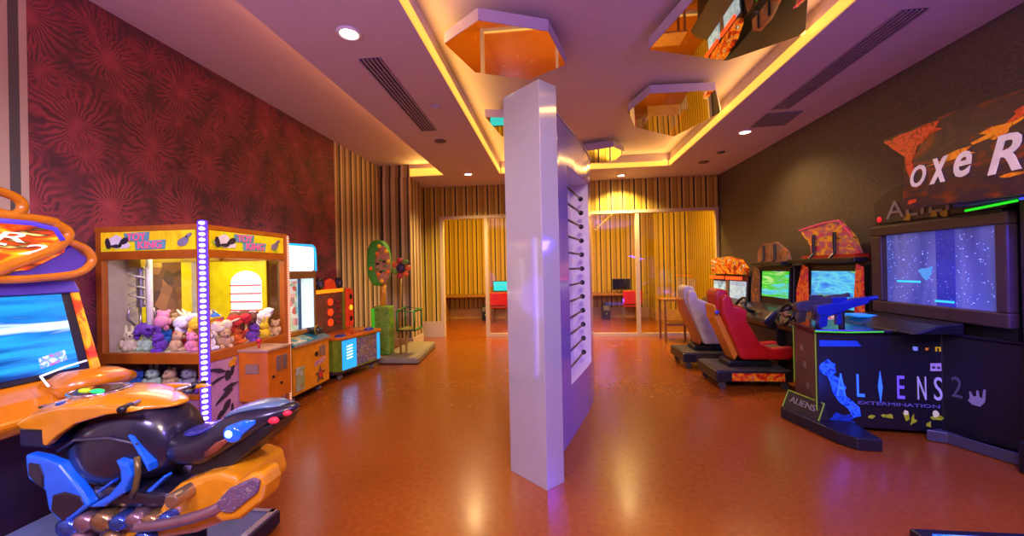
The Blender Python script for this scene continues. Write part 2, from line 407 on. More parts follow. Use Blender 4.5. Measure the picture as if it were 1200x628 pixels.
# ------------------------------------------------------------------ ceiling fixtures
dl_w = mat('white_fixture_plastic', '#e8e4dc', .4, var=.02); bulb = glow('downlight_lens', '#fff0cf', 14)
for (x, y), lb in (((-1.67, 3.12), 'lit round recessed downlight nearest the viewer in the left soffit'),
                   ((-1.75, 8.05), 'lit round downlight at the far end of the left soffit above the door'),
                   ((1.49, 8.8), 'lit round downlight in the far soffit above the glass partition'),
                   ((2.91, 6.29), 'lit round downlight in the right soffit beside the square access panel')):
    t = thing('downlight', (x, y, ZC), lb, 'light', 'recessed downlights')
    obj('trim_ring', MB().ring((x, y, ZC-.006), .085, .016), dl_w, t, smooth=True)
    obj('lens', MB().cyl((x, y, ZC-.012), (x, y, ZC-.001), .07), bulb, t)
    lamp('downlight_lamp', 'SPOT', (x, y, ZC-.03), 620 if y > 7.5 else 190, '#ffd68c', (x, y+.001, 0), .06, spot=2.3, blend=.8)
dark_slot = mat('dark_slot', '#241c22', .6)
def grille(x0, x1, y0, y1, sk, lb):
    t = thing('air_vent', ((x0+x1)/2, (y0+y1)/2, ZC), lb, 'vent', 'linear ceiling vents')
    obj('slot_backing', MB().prism([(x0, y0), (x1, y0), (x1+sk, y1), (x0+sk, y1)], ZC-.004, ZC-.001), dark_slot, t)
    n = 6
    for i in range(n):
        a = x0+(x1-x0)*i/(n-1)
        obj('louvre', MB().prism([(a-.009, y0), (a+.009, y0), (a+.009+sk, y1), (a-.009+sk, y1)], ZC-.014, ZC-.003), mat('vent_louvre', '#9a8894', .5), t)
grille(-1.79, -1.59, 3.52, 5.46, -.05, 'dark slotted air vent in the left soffit beyond the nearest downlight')
grille(2.80, 3.00, 3.46, 5.44, .05, 'long dark slotted air vent in the right soffit above the boxing machine')
tag(obj('access_panel', MB().prism([(2.86, 5.58), (3.30, 5.56), (3.36, 6.08), (2.90, 6.1)], ZC-.012, ZC-.001), mat('grey_panel', '#77707c', .5)), 'square grey access panel in the right soffit beyond the vent', 'panel')
def puck(name, x, y, r, col, lb, cat):
    t = thing(name, (x, y, ZC), lb, cat)
    obj('base', MB().cyl((x, y, ZC-.015), (x, y, ZC-.001), r), mat(name+'_paint', col, .4), t, bevel=.004)
    obj('cap', MB().ball((x, y, ZC-.015), r*.7, r*.7, .02), mat(name+'_cap', col, .4), t, smooth=True)
puck('smoke_detector', -1.4, 4.66, .06, '#b9aebb', 'small pale round smoke detector in the left soffit beside the vent', 'detector')
puck('ceiling_speaker', -1.72, 5.93, .09, '#6d5a55', 'small dark round ceiling fitting past the end of the left vent', 'speaker')
puck('ceiling_speaker', 2.93, 8.0, .10, '#5a4640', 'farther dark round ceiling fitting in the right soffit near the back wall', 'speaker')
puck('ceiling_speaker', 2.99, 7.36, .07, '#8a6f66', 'nearer small dark ceiling fitting in the right soffit past the downlight', 'speaker')
# mirrored hexagons hung from the recess
hex_side = mat('hexagon_edge_paint', '#b3a2bd', .45, var=.03)
def hexagon(P, lb, tilt=0):
    c = Vector((sum(p[0] for p in P)/len(P), sum(p[1] for p in P)/len(P)))
    ins = lambda k: [((p[0]-c.x)*k+c.x, (p[1]-c.y)*k+c.y) for p in P]
    t = thing('mirror_hexagon', (c.x, c.y, 3.68), lb, 'ceiling mirror', 'hexagonal ceiling mirrors')
    obj('body', MB().prism(P, 3.685, 3.785), hex_side, t)
    obj('mirror', MB().prism(ins(.995), 3.679, 3.685), mirror_m, t)
    obj('spacer', MB().prism(ins(.62), 3.785, ZR), hex_side, t)
    t.rotation_euler = (-tilt, 0, 0)
hexagon([(-.96, 3.51), (-.59, 3.22), (-.01, 3.46), (.16, 4.05), (-.24, 4.32), (-.79, 4.07)], 'hexagonal ceiling mirror directly above the tall white panel')
hexagon([(1.03, 5.43), (1.21, 4.97), (1.99, 5.0), (2.30, 5.63), (1.9, 6.4), (1.22, 5.95)], 'hexagonal ceiling mirror right of the white totem, middle one of the right-hand row', .065)
hexagon([(.94, 3.89), (1.79, 4.22), (2.31, 3.83), (1.97, 3.22), (1.6, 2.78), (1.17, 3.05)], 'big hexagonal ceiling mirror at top right reflecting the arcade machines, nearest the viewer')
hexagon([(-.9, 5.28), (-.2, 5.42), (.1, 5.95), (.0, 6.5), (-.4, 6.65), (-.78, 6.08)], 'hexagonal ceiling mirror mostly hidden behind the left edge of the white panel')
hexagon([(1.06, 6.95), (1.3, 7.29), (1.23, 7.78), (.86, 8.06), (.3, 7.9), (.35, 7.2)], 'farthest hexagonal ceiling mirror, peeking out right of the white totem')

# ------------------------------------------------------------------ white totem in the middle
def totem():
    t = thing('display_totem', (0, 3.6, 0), 'tall glossy white freestanding totem with a rod-filled niche in mid room', 'totem')
    obj('front_panel', MB().prism([(-.380, 3.100), (-.086, 2.829), (.04, 2.96), (-.258, 3.226)], 0, 2.965), white_gloss, t, bevel=.004)
    R = [(-.06, 3.08), (.06, 3.49), (.135, 3.73), (.22, 4.0), (.34, 4.41), (.405, 4.66), (.46, 4.93), (.48, 5.2), (.42, 5.4), (.28, 5.3), (.12, 4.9), (-.03, 4.45), (-.14, 4.05), (-.20, 3.6), (-.22, 3.22)]
    i0, i1, z0, z1 = 2, 5, .50, 2.57
    n = len(R); mb = MB()
    v = [(x, y, z) for z in (0, z0, z1, 2.93) for x, y in R]; f = []
    for k in range(3):
        for i in range(n):
            if k == 1 and i0 <= i < i1: continue
            j = (i+1) % n; f.append((k*n+i, k*n+j, (k+1)*n+j, (k+1)*n+i))
    f.append(tuple(range(3*n, 4*n))); mb.add(v, f)
    obj('curved_body', mb, mat('lavender_gloss_body', '#8676b8', .14, var=.02, coat=.4), t)
    # niche lining set back behind the opening
    d = Vector((-.20, .06)); nb = MB()
    o_ = [Vector(R[i]) for i in range(i0, i1+1)]; b_ = [p+d for p in o_]; m_ = len(o_)
    nv = [(p.x, p.y, z) for z in (z0, z1) for p in o_]+[(p.x, p.y, z) for z in (z0, z1) for p in b_]
    nf = [(2*m_+i, 2*m_+i+1, 3*m_+i+1, 3*m_+i) for i in range(m_-1)]
    nf += [(i, i+1, 2*m_+i+1, 2*m_+i) for i in range(m_-1)]+[(m_+i, m_+i+1, 3*m_+i+1, 3*m_+i) for i in range(m_-1)]
    nf += [(0, m_, 3*m_, 2*m_), (m_-1, 2*m_-1, 4*m_-1, 3*m_-1)]
    nb.add(nv, nf); obj('niche', nb, mat('niche_lining', '#ded3dc', .35, var=.02), t)
    a, b = Vector((.125, 3.735)), Vector((.305, 4.46))
    for k in range(12):
        z = 2.37-k*.156
        r = obj('rod', MB().cyl((a.x, a.y, z), (b.x, b.y, z), .011, 10), mat('rod_metal', '#7d7468', .35, .8), t, smooth=True)
        obj('knob', MB().ball((b.x, b.y, z), .028, .028, .028, 12, 8).cyl((b.x-.02, b.y-.08, z), (b.x-.005, b.y-.02, z), .015, 10), mat('knob_black', '#2c2632', .4), r, smooth=True)
    ring = obj('edge_band', MB().tube([(x*1.0, y, 2.945) for x, y in R[:9]], .012, 8), mat('band_metal', '#a79cc0', .3, .4), t, smooth=True)
totem()

# ------------------------------------------------------------------ motorbike racing machine
orange = mat('orange_lacquer', '#cc7c0e', .25, coat=.5); yellow = mat('amber_lacquer', '#d18a10', .22, coat=.6)
navy = mat('dark_navy_plastic', '#1b1a2c', .28, coat=.35); blue_p = mat('bright_blue_plastic', '#1668e0', .25, coat=.4)
purple_p = mat('purple_plastic', '#5a48b0', .35)
def bike_cabinet():
    t = thing('bike_racing_cabinet', (-3.5, 1.95, 0), 'orange and purple motorbike racing cabinet with a big blue screen at far left', 'arcade machine')
    y0, y1 = 1.42, 2.47
    obj('body', MB().prism([(-3.72, 0), (-3.42, 0), (-3.32, .8), (-3.30, .95), (-3.43, 1.56), (-3.72, 1.56)], y0, y1, 'y'), mat('purple_black_side', '#2a2140', .4), t, bevel=.01)
    S = lambda y, k, o=0: (-3.275-.15*k+o, y, .96+.56*k)          # leaning screen plane
    mb = MB().slab([S(1.46, 0, .02), S(2.42, 0, .02), S(2.42, 1, .02), S(1.46, 1, .02)], .03)
    obj('bezel', mb, black, t)
    sm = art('bike_game_screen', ['#06183c', '#0a4484', '#1c94cc', '#0e62a4', '#b8e6f6'], 1.5, .85, .15, .5, stretch=(1, .5, 4.5))
    obj('screen', MB().slab([S(1.5, .06, .026), S(2.36, .06, .026), S(2.36, .95, .026), S(1.5, .95, .026)], .008), sm, t)
    obj('screen_logo', MB().slab([S(2.16, .12, .034), S(2.30, .17, .034), S(2.30, .29, .034), S(2.16, .24, .034)], .004), art('logo_patch', ['#d02a60', '#3a9ae0', '#e8f0ff'], 18, .7), t)
    obj('screen_side_strip', MB().slab([S(2.425, .0, .035), S(2.475, .0, .035), S(2.455, 1, .035), S(2.415, 1, .035)], .04), art('flame_strip', ['#b01810', '#e04a10', '#f0b010', '#c07010'], 5, .5), t)
    obj('screen_header', MB().slab([S(1.44, .97, .05), S(2.46, .97, .05), S(2.44, 1.12, .05), S(1.44, 1.12, .05)], .05), purple_p, t, bevel=.01)
    # marquee
    mk = obj('marquee', MB().prism([(1.40, 1.58), (2.16, 1.66), (2.34, 1.78), (2.36, 1.92), (2.2, 1.985), (1.40, 2.0)], -3.40, -3.33, 'x'), art('bike_marquee', ['#f0c818', '#e88a10', '#d84810', '#3a2a10', '#f8e070'], 5, .9, stretch=(1, .5, 2)), t)
    def P(lst): return spl([(-3.33, y, z) for y, z in lst])
    obj('marquee_frame', MB().tube(P([(1.40, 1.60), (1.9, 1.62), (2.10, 1.70), (2.28, 1.80), (2.36, 1.90), (2.30, 1.96), (2.18, 1.985), (1.40, 2.0)]), .035, 10)
        .tube(P([(1.40, 2.01), (1.9, 2.02), (2.08, 2.0), (2.13, 2.06), (2.08, 2.12), (1.9, 2.15), (1.40, 2.17)]), .028, 10)
        .tube(P([(1.95, 1.62), (2.05, 1.60), (2.25, 1.61), (2.42, 1.64), (2.50, 1.72), (2.47, 1.80), (2.40, 1.84), (2.34, 1.86)]), .026, 10)
        .tube(P([(1.40, 1.58), (1.6, 1.66), (1.78, 1.66), (1.86, 1.60), (1.78, 1.56), (1.40, 1.55)]), .022, 10), orange, t, smooth=True)
    obj('marquee_wing', MB().prism([(2.06, 1.62), (2.44, 1.65), (2.48, 1.74), (2.38, 1.83), (2.26, 1.78)], -3.37, -3.345, 'x'), purple_p, t)
    obj('marquee_accent', MB().tube([(-3.30, 1.96, 1.955), (-3.30, 2.15, 1.955), (-3.30, 2.27, 1.93), (-3.30, 2.31, 1.86)], .014, 8), glow('violet_glow', '#4a3ae0', .7), t, smooth=True)
    obj('marquee_post', MB().box(-3.7, -3.40, 1.6, 2.2, 1.55, 1.98), purple_p, t, bevel=.02)
    wl = glow('white_letters', '#f4f4e4', 1.0)
    text('lettering', 'SUPER', wl, t, (-3.322, 1.765, 1.862), YX, ZU, .74, .062, shear=.3)
    text('lettering', 'BIKES 2', wl, t, (-3.322, 1.81, 1.79), YX, ZU, .87, .066, shear=.3)
    # console below the screen
    obj('console', MB().prism([(-3.34, .70), (-3.02, .72), (-2.98, .80), (-3.10, .89), (-3.27, .955), (-3.34, .955)], 1.40, 2.48, 'y'), orange, t, bevel=.03, seg=3)
    obj('console_pod', MB().loft([(2.10, -3.12, .90, .10, .05, 2.5), (2.2, -3.10, .93, .15, .07, 2.5), (2.4, -3.08, .92, .15, .07, 2.5), (2.5, -3.08, .90, .10, .04, 2.5)], 16, axis='y'), orange, t, smooth=True)
    obj('speaker_grille', MB().slab([(-3.01, 1.68, .815), (-3.01, 1.86, .815), (-3.10, 1.86, .893), (-3.10, 1.68, .893)], .012), art('grille_mesh', ['#9a8a70', '#c8b898', '#6a5a48'], 60, 0, .6), t)
    obj('light_tube', MB().tube([(-3.06, 2.06, .95), (-3.16, 2.09, 1.0), (-3.20, 2.24, 1.02), (-3.23, 2.38, 1.03)], .006, 8), glow('white_tube', '#f0e8ff', 1.2), t, smooth=True)
    obj('start_button', MB().cyl((-3.02, 1.58, .80), (-3.06, 1.58, .88), .05, 16), glow('white_green_button', '#c8ffe0', 2), t)
bike_cabinet()

def motorbike():
    yc = 1.95
    t = thing('ride_on_motorbike', (-2.3, yc, 0), 'ride-on racing motorbike with dark seat and amber cowl on a platform', 'motorbike')
    pl = obj('platform', MB().box(-3.24, -1.77, 1.56, 2.33, .015, .095), mat('black_platform', '#191720', .4), t, bevel=.006)
    obj('platform_deck', MB().box(-3.23, -1.82, 1.60, 2.29, .096, .102), mat('blue_grey_deck', '#5a6a94', .35), pl)
    obj('platform_rim', MB().box(-3.22, -1.79, 2.29, 2.32, .096, .108).box(-1.82, -1.78, 1.58, 2.32, .096, .108), mat('aluminium_rim', '#b9c8d8', .25, .8), pl)
    obj('platform_decal', MB().box(-1.769, -1.766, 1.66, 2.1, .035, .08), art('platform_graphics', ['#191720', '#191720', '#c88a10', '#e8e0d0'], 16, 0), pl)
    obj('pedestal', MB().box(-2.45, -2.0, 1.85, 2.05, .1, .34), black, t, bevel=.02)
    obj('fairing', MB().loft([(-2.70, yc, .68, .06, .05, 2.2), (-2.62, yc, .665, .14, .12, 2.4), (-2.48, yc, .675, .19, .20, 2.7), (-2.34, yc, .70, .205, .225, 2.8), (-2.22, yc, .715, .195, .215, 2.7), (-2.12, yc, .72, .165, .20, 2.5), (-2.05, yc, .705, .14, .155, 2.4), (-2.0, yc, .68, .12, .09, 2.2)], 28), navy, t, smooth=True, sub=1)
    st = obj('seat', MB().loft([(-2.10, yc, .68, .10, .06, 2.3), (-2.0, yc, .68, .135, .085, 2.5), (-1.9, yc, .685, .15, .085, 2.7), (-1.82, yc, .70, .15, .095, 2.7), (-1.74, yc, .755, .145, .105, 2.6), (-1.66, yc, .80, .14, .10, 2.5), (-1.55, yc, .835, .125, .08, 2.4), (-1.46, yc, .868, .10, .05, 2.2), (-1.39, yc, .892, .05, .022, 2.0), (-1.365, yc, .897, .02, .01, 2.0)], 28), navy, t, smooth=True, sub=1)
    obj('seat_pad', MB().loft([(-2.0, yc, .762, .06, .015, 2.2), (-1.92, yc, .764, .11, .018, 2.4), (-1.83, yc, .786, .11, .02, 2.4), (-1.77, yc, .825, .08, .016, 2.2)], 20), mat('blue_sheen_seat', '#2c3490', .22, coat=.5), st, smooth=True, sub=1)
    obj('tail_cover', MB().loft([(-1.76, yc, .842, .08, .018, 2.2), (-1.68, yc, .885, .095, .022, 2.3), (-1.57, yc, .910, .088, .020, 2.3), (-1.47, yc, .912, .06, .016, 2.2), (-1.41, yc, .905, .03, .010, 2.0)], 20), mat('grey_teal_tail', '#54708c', .22, coat=.5), st, smooth=True, sub=1)
    lm = obj('side_lamp', MB().ball((-1.63, yc-.135, .80), .05, .022, .045).loft([(-1.64, yc-.13, .805, .015, .04, 2), (-1.58, yc-.125, .83, .015, .035, 2), (-1.52, yc-.118, .855, .005, .010, 2)], 14), mat('blue_lamp_lens', '#1262e8', .08, coat=.8, emit=.45), t, smooth=True, label='glowing blue side lamp')
    obj('lamp_glint', MB().ball((-1.635, yc-.155, .805), .022, .008, .02), glow('pale_blue_glint', '#9ad8ff', 1.2), lm, smooth=True)
    obj('tail_stripe', MB().loft([(-1.77, yc-.150, .695, .006, .016, 2), (-1.71, yc-.148, .735, .010, .026, 2), (-1.65, yc-.143, .772, .005, .010, 2)], 12), mat('copper_stripe', '#8a4a30', .3, .3), t, smooth=True)
    obj('tail_lamp', MB().ball((-1.445, yc-.085, .852), .03, .018, .018).ball((-1.395, yc-.05, .878), .025, .016, .014), glow('red_lamp', '#c82038', .7), t, smooth=True, label='red tail lamp')
    obj('tail_underside', MB().prism([(-1.92, .56), (-1.72, .575), (-1.46, .79), (-1.42, .85), (-1.5, .82), (-1.7, .70), (-1.9, .62)], yc-.10, yc+.10, 'y'), black, t, bevel=.01)
    # cowl with gauges
    obj('cowl', MB().loft([(-2.86, yc, .845, .08, .03, 2.4), (-2.78, yc, .865, .17, .05, 2.6), (-2.66, yc, .895, .21, .062, 2.8), (-2.5, yc, .92, .215, .062, 2.8), (-2.35, yc, .928, .195, .05, 2.6), (-2.2, yc, .918, .14, .032, 2.4), (-2.1, yc, .908, .09, .018, 2.2), (-2.04, yc, .902, .04, .01, 2.0)], 28), yellow, t, smooth=True, sub=1)
    ck = [(-2.78, .853), (-2.688, .905), (-2.525, .938), (-2.34, .950), (-2.14, .950), (-2.06, .94), (-2.10, .928), (-2.25, .912), (-2.432, .862), (-2.538, .797), (-2.60, .745), (-2.622, .755), (-2.625, .826), (-2.741, .828)]
    for q in (-1, 1):
        y = yc+q*.196
        obj('cowl_cheek', MB().prism(ck, y-.02, y+.02, 'y'), yellow, t, bevel=.012, seg=3)
    g = obj('gauge', MB().loft([(.955, -2.52, yc-.03, .13, .11, 2.2), (.988, -2.52, yc-.03, .105, .085, 2.2)], 24, axis='z'), mat('gauge_dark', '#3a2c1c', .2, coat=.5), t)
    obj('green_light', MB().ball((-2.46, yc-.09, .99), .04, .02, .012), glow('green_light', '#10d860', 1.3), g, smooth=True)
    obj('yellow_light', MB().ball((-2.555, yc-.08, .99), .03, .018, .01), glow('lime_light', '#a8d818', 1.1), g, smooth=True)
    obj('rim_trim', MB().ring((-2.52, yc-.03, .978), .125, .008, (0, 0, 1), 28, 8, 1.0), mat('chrome', '#d8d4dc', .12, 1), g, smooth=True)
    obj('lens', MB().ball((-2.56, yc-.165, .945), .04, .028, .014), mat('blue_lens', '#123a86', .1, coat=.6), t, smooth=True)
    obj('key_plate', MB().box(-2.73, -2.66, yc-.16, yc-.09, .915, .928), mat('dark_bronze', '#4a3818', .3, .6), t, bevel=.006)
    for q in (-1, 1):
        h = obj('handlebar', MB().tube([(-2.20, yc+q*.10, .94), (-2.17, yc+q*.16, .945), (-2.15, yc+q*.20, .945)], .012, 10), steel, t, smooth=True)
        obj('grip', MB().tube([(-2.165, yc+q*.17, .945), (-2.14, yc+q*.235, .945)], .018, 12), black, h, smooth=True)
    obj('nose_box', MB().box(-2.80, -2.61, yc-.19, yc+.19, .722, .828), mat('deep_navy_box', '#141a3c', .3), t, bevel=.012)
    ff = [(-2.728, .70), (-2.626, .685), (-2.526, .654), (-2.457, .582), (-2.351, .456), (-2.507, .345), (-2.596, .419), (-2.614, .515), (-2.715, .573), (-2.724, .638)]
    for a, b in ((yc-.215, yc-.16), (yc+.16, yc+.215)): obj('front_fairing', MB().prism(ff, a, b, 'y'), blue_p, t, bevel=.014, seg=3)
    obj('air_duct', MB().prism([(-2.70, .66), (-2.635, .655), (-2.612, .60), (-2.612, .53), (-2.65, .55), (-2.70, .595)], yc-.222, yc-.20, 'y'), navy, t, bevel=.008)
    obj('lower_duct', MB().prism([(-2.56, .50), (-2.49, .52), (-2.40, .50), (-2.38, .46), (-2.50, .37), (-2.57, .42)], yc-.222, yc-.20, 'y'), navy, t, bevel=.008)
    obj('knee_panel', MB().prism([(-2.198, .69), (-2.13, .674), (-2.108, .61), (-2.15, .527), (-2.27, .452), (-2.36, .445), (-2.24, .512), (-2.168, .587), (-2.17, .639)], yc-.222, yc-.17, 'y'), blue_p, t, bevel=.012)
    obj('bronze_piping', MB().tube([(-2.10, yc-.195, .70), (-2.085, yc-.205, .62), (-2.10, yc-.205, .55), (-2.13, yc-.20, .50)], .014, 8), mat('bronze_piping', '#6a5a30', .3, .4), t, smooth=True)
    for pp, a, b in (([(-2.302, .516), (-2.214, .575), (-2.205, .595), (-2.29, .538)], .225, .19), ([(-2.118, .49), (-1.992, .592), (-1.98, .582), (-2.10, .472)], .16, .12), ([(-2.171, .80), (-2.147, .79), (-2.055, .655), (-2.052, .615), (-2.105, .70)], .185, .13)):
        obj('flank_stripe', MB().prism(pp, yc-a, yc-b, 'y'), blue_p, t, bevel=.006)
    obj('flank_line', MB().tube([(-2.60, yc-.165, .70), (-2.45, yc-.20, .775), (-2.25, yc-.20, .79), (-2.12, yc-.175, .75)], .008, 8), mat('grey_seam', '#3a3848', .3), t, smooth=True)
    obj('belly_shroud', MB().prism([(-2.50, .46), (-2.40, .52), (-2.15, .52), (-1.95, .50), (-1.98, .42), (-2.36, .41)], yc-.17, yc+.17, 'y'), navy, t, bevel=.03, seg=3)
    # engine and rear
    eng = mat('pinkish_alloy', '#a08088', .28, .75)
    en = obj('engine', MB().loft([(-2.62, yc, .29, .12, .05, 2.4), (-2.5, yc, .32, .18, .09, 2.5), (-2.25, yc, .34, .19, .10, 2.6), (-1.95, yc, .36, .17, .08, 2.5), (-1.8, yc, .40, .13, .05, 2.3)], 20), eng, t, smooth=True, sub=1)
    for k, (x, z, r) in enumerate(((-2.50, .33, .055), (-2.40, .36, .05), (-2.30, .37, .055), (-2.20, .37, .045), (-2.11, .39, .042), (-2.02, .385, .045), (-1.93, .40, .04), (-2.44, .27, .045), (-2.25, .28, .05), (-2.06, .30, .045))):
        obj('engine_case', MB().loft([(yc-.225, x, z, r*.7, r*.6, 2), (yc-.215, x, z, r, r*.85, 2), (yc-.14, x, z, r*1.1, r, 2)], 18, axis='y'), (mat('alloy_blue_reflection', '#4a6ac8', .18, .8), eng, mat('bronze_alloy', '#a88858', .25, .8))[k % 3], en, smooth=True)  # some cases carry a blue reflection in their colour
    obj('foot_peg', MB().cyl((-1.83, yc-.28, .533), (-1.83, yc-.12, .533), .034, 18), mat('warm_alloy', '#b09878', .25, .8), t, bevel=.008)
    obj('exhaust_pipe', MB().tube(spl([(-2.1, yc-.21, .36), (-1.95, yc-.225, .385), (-1.79, yc-.23, .425), (-1.66, yc-.23, .47), (-1.60, yc-.21, .50)], 4), .026, 12), eng, t, smooth=True)
    obj('swing_arm', MB().prism([(-1.97, .50), (-1.908, .55), (-1.772, .602), (-1.67, .622), (-1.58, .60), (-1.55, .48), (-1.66, .37), (-1.81, .31), (-2.1, .25), (-2.35, .20), (-2.33, .26), (-2.05, .36)], yc-.175, yc+.175, 'y'), yellow, t, bevel=.03, seg=3)
    mf = obj('muffler', MB().prism([(-1.67, .46), (-1.61, .56), (-1.47, .648), (-1.40, .66), (-1.38, .60), (-1.40, .52), (-1.52, .43), (-1.62, .41)], yc-.235, yc-.10, 'y'), yellow, t, bevel=.025, seg=3)
    obj('muffler_plate', MB().prism([(-1.628, .515), (-1.557, .588), (-1.429, .645), (-1.396, .63), (-1.409, .575), (-1.54, .475), (-1.59, .475)], yc-.252, yc-.23, 'y'), art('muffler_grille', ['#4a3440', '#7c5a60', '#3a3a6a', '#a89888'], 30, 0, .3, stretch=(1, 1, 3)), mf, bevel=.01)
motorbike()

# ------------------------------------------------------------------ big toy crane
cab = mat('brown_orange_frame', '#a4560f', .35, coat=.2); cabside = art('pink_lilac_print', ['#b88aa0', '#a87890', '#c89a90'], 2.5, 0, .4)
mq = art('yellow_green_marquee', ['#a8b818', '#d8c818', '#e0b010', '#88a818'], 4, .35)
spot = mat('print_black', '#2a2630', .5); spotg = mat('print_grey', '#7a7888', .5); spotw = mat('print_white', '#d8d8d8', .5)
def splash(parent, o, r, u, pts, m, name='print'):
    """flat printed shape lying just proud of a panel"""
    O, R, U = Vector(o), Vector(r), Vector(u); N_ = R.cross(U)
    mb = MB()
    for poly in pts: mb.slab([tuple(O+R*a+U*b+N_*.004) for a, b in poly], .003)
    return obj(name, mb, m, parent)
def blob(cx, cy, rx, ry, n=9, rot=0, jag=.25, sd=0):
    rr = random.Random(sd+int(cx*1000)); out = []
    for i in range(n):
        a = 2*PI*i/n; k = 1+jag*(rr.random()-.5)*2
        x, y = rx*k*math.cos(a), ry*k*math.sin(a)
        out.append((cx+x*math.cos(rot)-y*math.sin(rot), cy+x*math.sin(rot)+y*math.cos(rot)))
    return out
def crane():
    x0, x1, y0, y1 = -3.72, -2.75, 2.81, 3.80
    t = thing('toy_crane_machine', ((x0+x1)/2, (y0+y1)/2, 0), 'large orange-framed claw crane machine full of plush toys with violet LED corner post', 'claw machine')
    fm = MB()
    for x, y in ((x0, y0), (x0, y1-.06), (x1-.06, y1-.06)): fm.box(x+.003, x+.057, y+.003, y+.057, .083, 2.0)
    fm.box(x1-.07, x1-.01, y0+.01, y0+.07, .08, 2.0)
    for z0, z1 in ((.90, .985), (1.74, 1.81), (1.965, 2.01), (.08, .14)):
        fm.box(x0, x1, y0, y0+.05, z0, z1).box(x0, x1, y1-.05, y1, z0, z1).box(x0+.002, x0+.05, y0+.002, y1-.002, z0+.002, z1-.002).box(x1-.05, x1-.002, y0+.002, y1-.002, z0+.002, z1-.002)
    obj('frame', fm, cab, t, bevel=.004)
    obj('base_box', MB().box(x0+.02, x1-.03, y0+.05, y1-.03, .10, .42), mat('dark_maroon', '#4a2430', .5), t)
    obj('roof', MB().box(x0+.01, x1-.01, y0+.01, y1-.01, 1.99, 2.005), cab, t)
    obj('ceiling_board', MB().box(x0+.05, x1-.05, y0+.05, y1-.05, 1.80, 1.82), mat('inner_white', '#e8e8d0', .5), t)
    obj('marquee_panel', MB().box(x0+.04, x1-.07, y0+.004, y0+.02, 1.81, 1.965), mq, t)
    obj('marquee_panel', MB().box(x1-.02, x1-.004, y0+.07, y1-.06, 1.81, 1.965), mq, t)
    obj('toy_floor', MB().box(x0+.05, x1-.05, y0+.05, y1-.05, .955, .975), mat('inner_cream', '#d8d8b8', .6), t)
    # printed lower panels (front, facing the room) and the side with a low storage window
    obj('front_panel', MB().box(x1-.03, x1-.008, y0+.06, y1-.05, .12, .90), cabside, t)
    obj('side_panel', MB().box(x0+.05, x1-.06, y0+.01, y0+.03, .12, .62), mat('lilac_pink_side', '#94607c', .4), t)
    obj('side_rail', MB().box(x0+.05, x1-.06, y0+.0, y0+.035, .62, .655), cab, t)
    obj('storage_glass', MB().box(x0+.06, x1-.07, y0+.012, y0+.018, .66, .90), clear, t)
    obj('storage_back', MB().box(x0+.05, x1-.06, y0+.30, y0+.31, .42, .90), mat('storage_mauve', '#6a4460', .6), t)
    obj('storage_shelf', MB().box(x0+.05, x1-.06, y0+.03, y0+.30, .62, .635), mat('storage_mauve', '#6a4460', .6), t)
    # inner walls
    yel = mat('inner_yellow', '#d0c000', .45, emit=.12); arch = glow('arch_white', '#f2f2f4', .95)
    bw = obj('back_wall', MB().box(x0+.05, x0+.06, y0+.05, y1-.05, .975, 1.80), mat('inner_greige', '#b0a498', .5), t)
    for a, b in ((3.09, 3.15), (3.49, 3.60)): obj('yellow_strip', MB().box(x0+.061, x0+.066, a, b, .976, 1.79), yel, bw)
    obj('mirror_shelf', MB().box(x0+.061, x0+.067, 3.15, 3.49, .98, 1.78), art('brown_grid_reflection', ['#4a2a18', '#7a4a28', '#3a2014', '#946038'], 9, 0, .3, 0, 'voronoi', stretch=(1, 1, .8)), bw)  # brown grid reflection painted on as a pattern
    iw = obj('inner_wall', MB().box(x0+.10, x1-.20, y1-.06, y1-.05, .975, 1.74), yel, t)
    ac, aw = -3.17, .17
    pts = [(ac-aw, 1.0), (ac+aw, 1.0), (ac+aw, 1.52)]+[(ac+aw*math.cos(a), 1.52+.12*math.sin(a)) for a in (PI*k/10 for k in range(1, 10))]+[(ac-aw, 1.52)]
    ar = obj('prize_arch', MB().prism(pts, y1-.068, y1-.061, 'y'), arch, iw)
    for k in range(6):
        obj('red_shelf', MB().box(ac-aw, ac+aw, y1-.085, y1-.069, 1.06+k*.085, 1.072+k*.085), mat('red_shelf', '#d02838', .4, emit=.3), ar)
    # windows
    obj('side_glass', MB().box(x0+.06, x1-.07, y0+.02, y0+.026, .985, 1.74), clear, t)
    obj('front_glass', MB().box(x1-.026, x1-.02, y0+.07, y1-.06, .985, 1.74), clear, t)
    obj('far_glass', MB().box(x1-.19, x1-.07, y1-.035, y1-.03, .985, 1.74), clear, t)
    # LED posts
    obj('led_post', MB().box(x1-.026, x1+.026, y0-.026, y0+.026, .06, 2.035), glow('violet_post', '#4c30ff', 1.5), t, bevel=.012, label='glowing violet corner post of stacked LED dots')
    d0 = obj('led_dot', shifted(WL[t]).loft([(0, 0, 0, .0, .0, 2), (.001, 0, 0, .020, .013, 2.6), (.006, 0, 0, .019, .012, 2.6)], 14), glow('white_violet_dot', '#f0dcff', 3.0), t)
    d0.rotation_euler = (0, 0, -PI/2+.9)
    for k in range(44):
        dd_ = d0 if k == 0 else d0.copy()
        if k: C.objects.link(dd_); dd_.parent = t
        dd_.location = Vector((x1+.022, y0-.028, .14+k*.0435))-WL[t]
    obj('led_edge', MB().box(x1+.001, x1+.012, y1-.014, y1+.004, .09, 1.99), led_dots('white_led_edge', 2, 40, '#fff4e0', '#d8885a', 1.0, .5), t)
    obj('inner_post', MB().cyl((-3.42, 2.98, .976), (-3.42, 2.98, 1.80), .022, 12), mat('pale_pole', '#d8d8c8', .35), t, smooth=True)
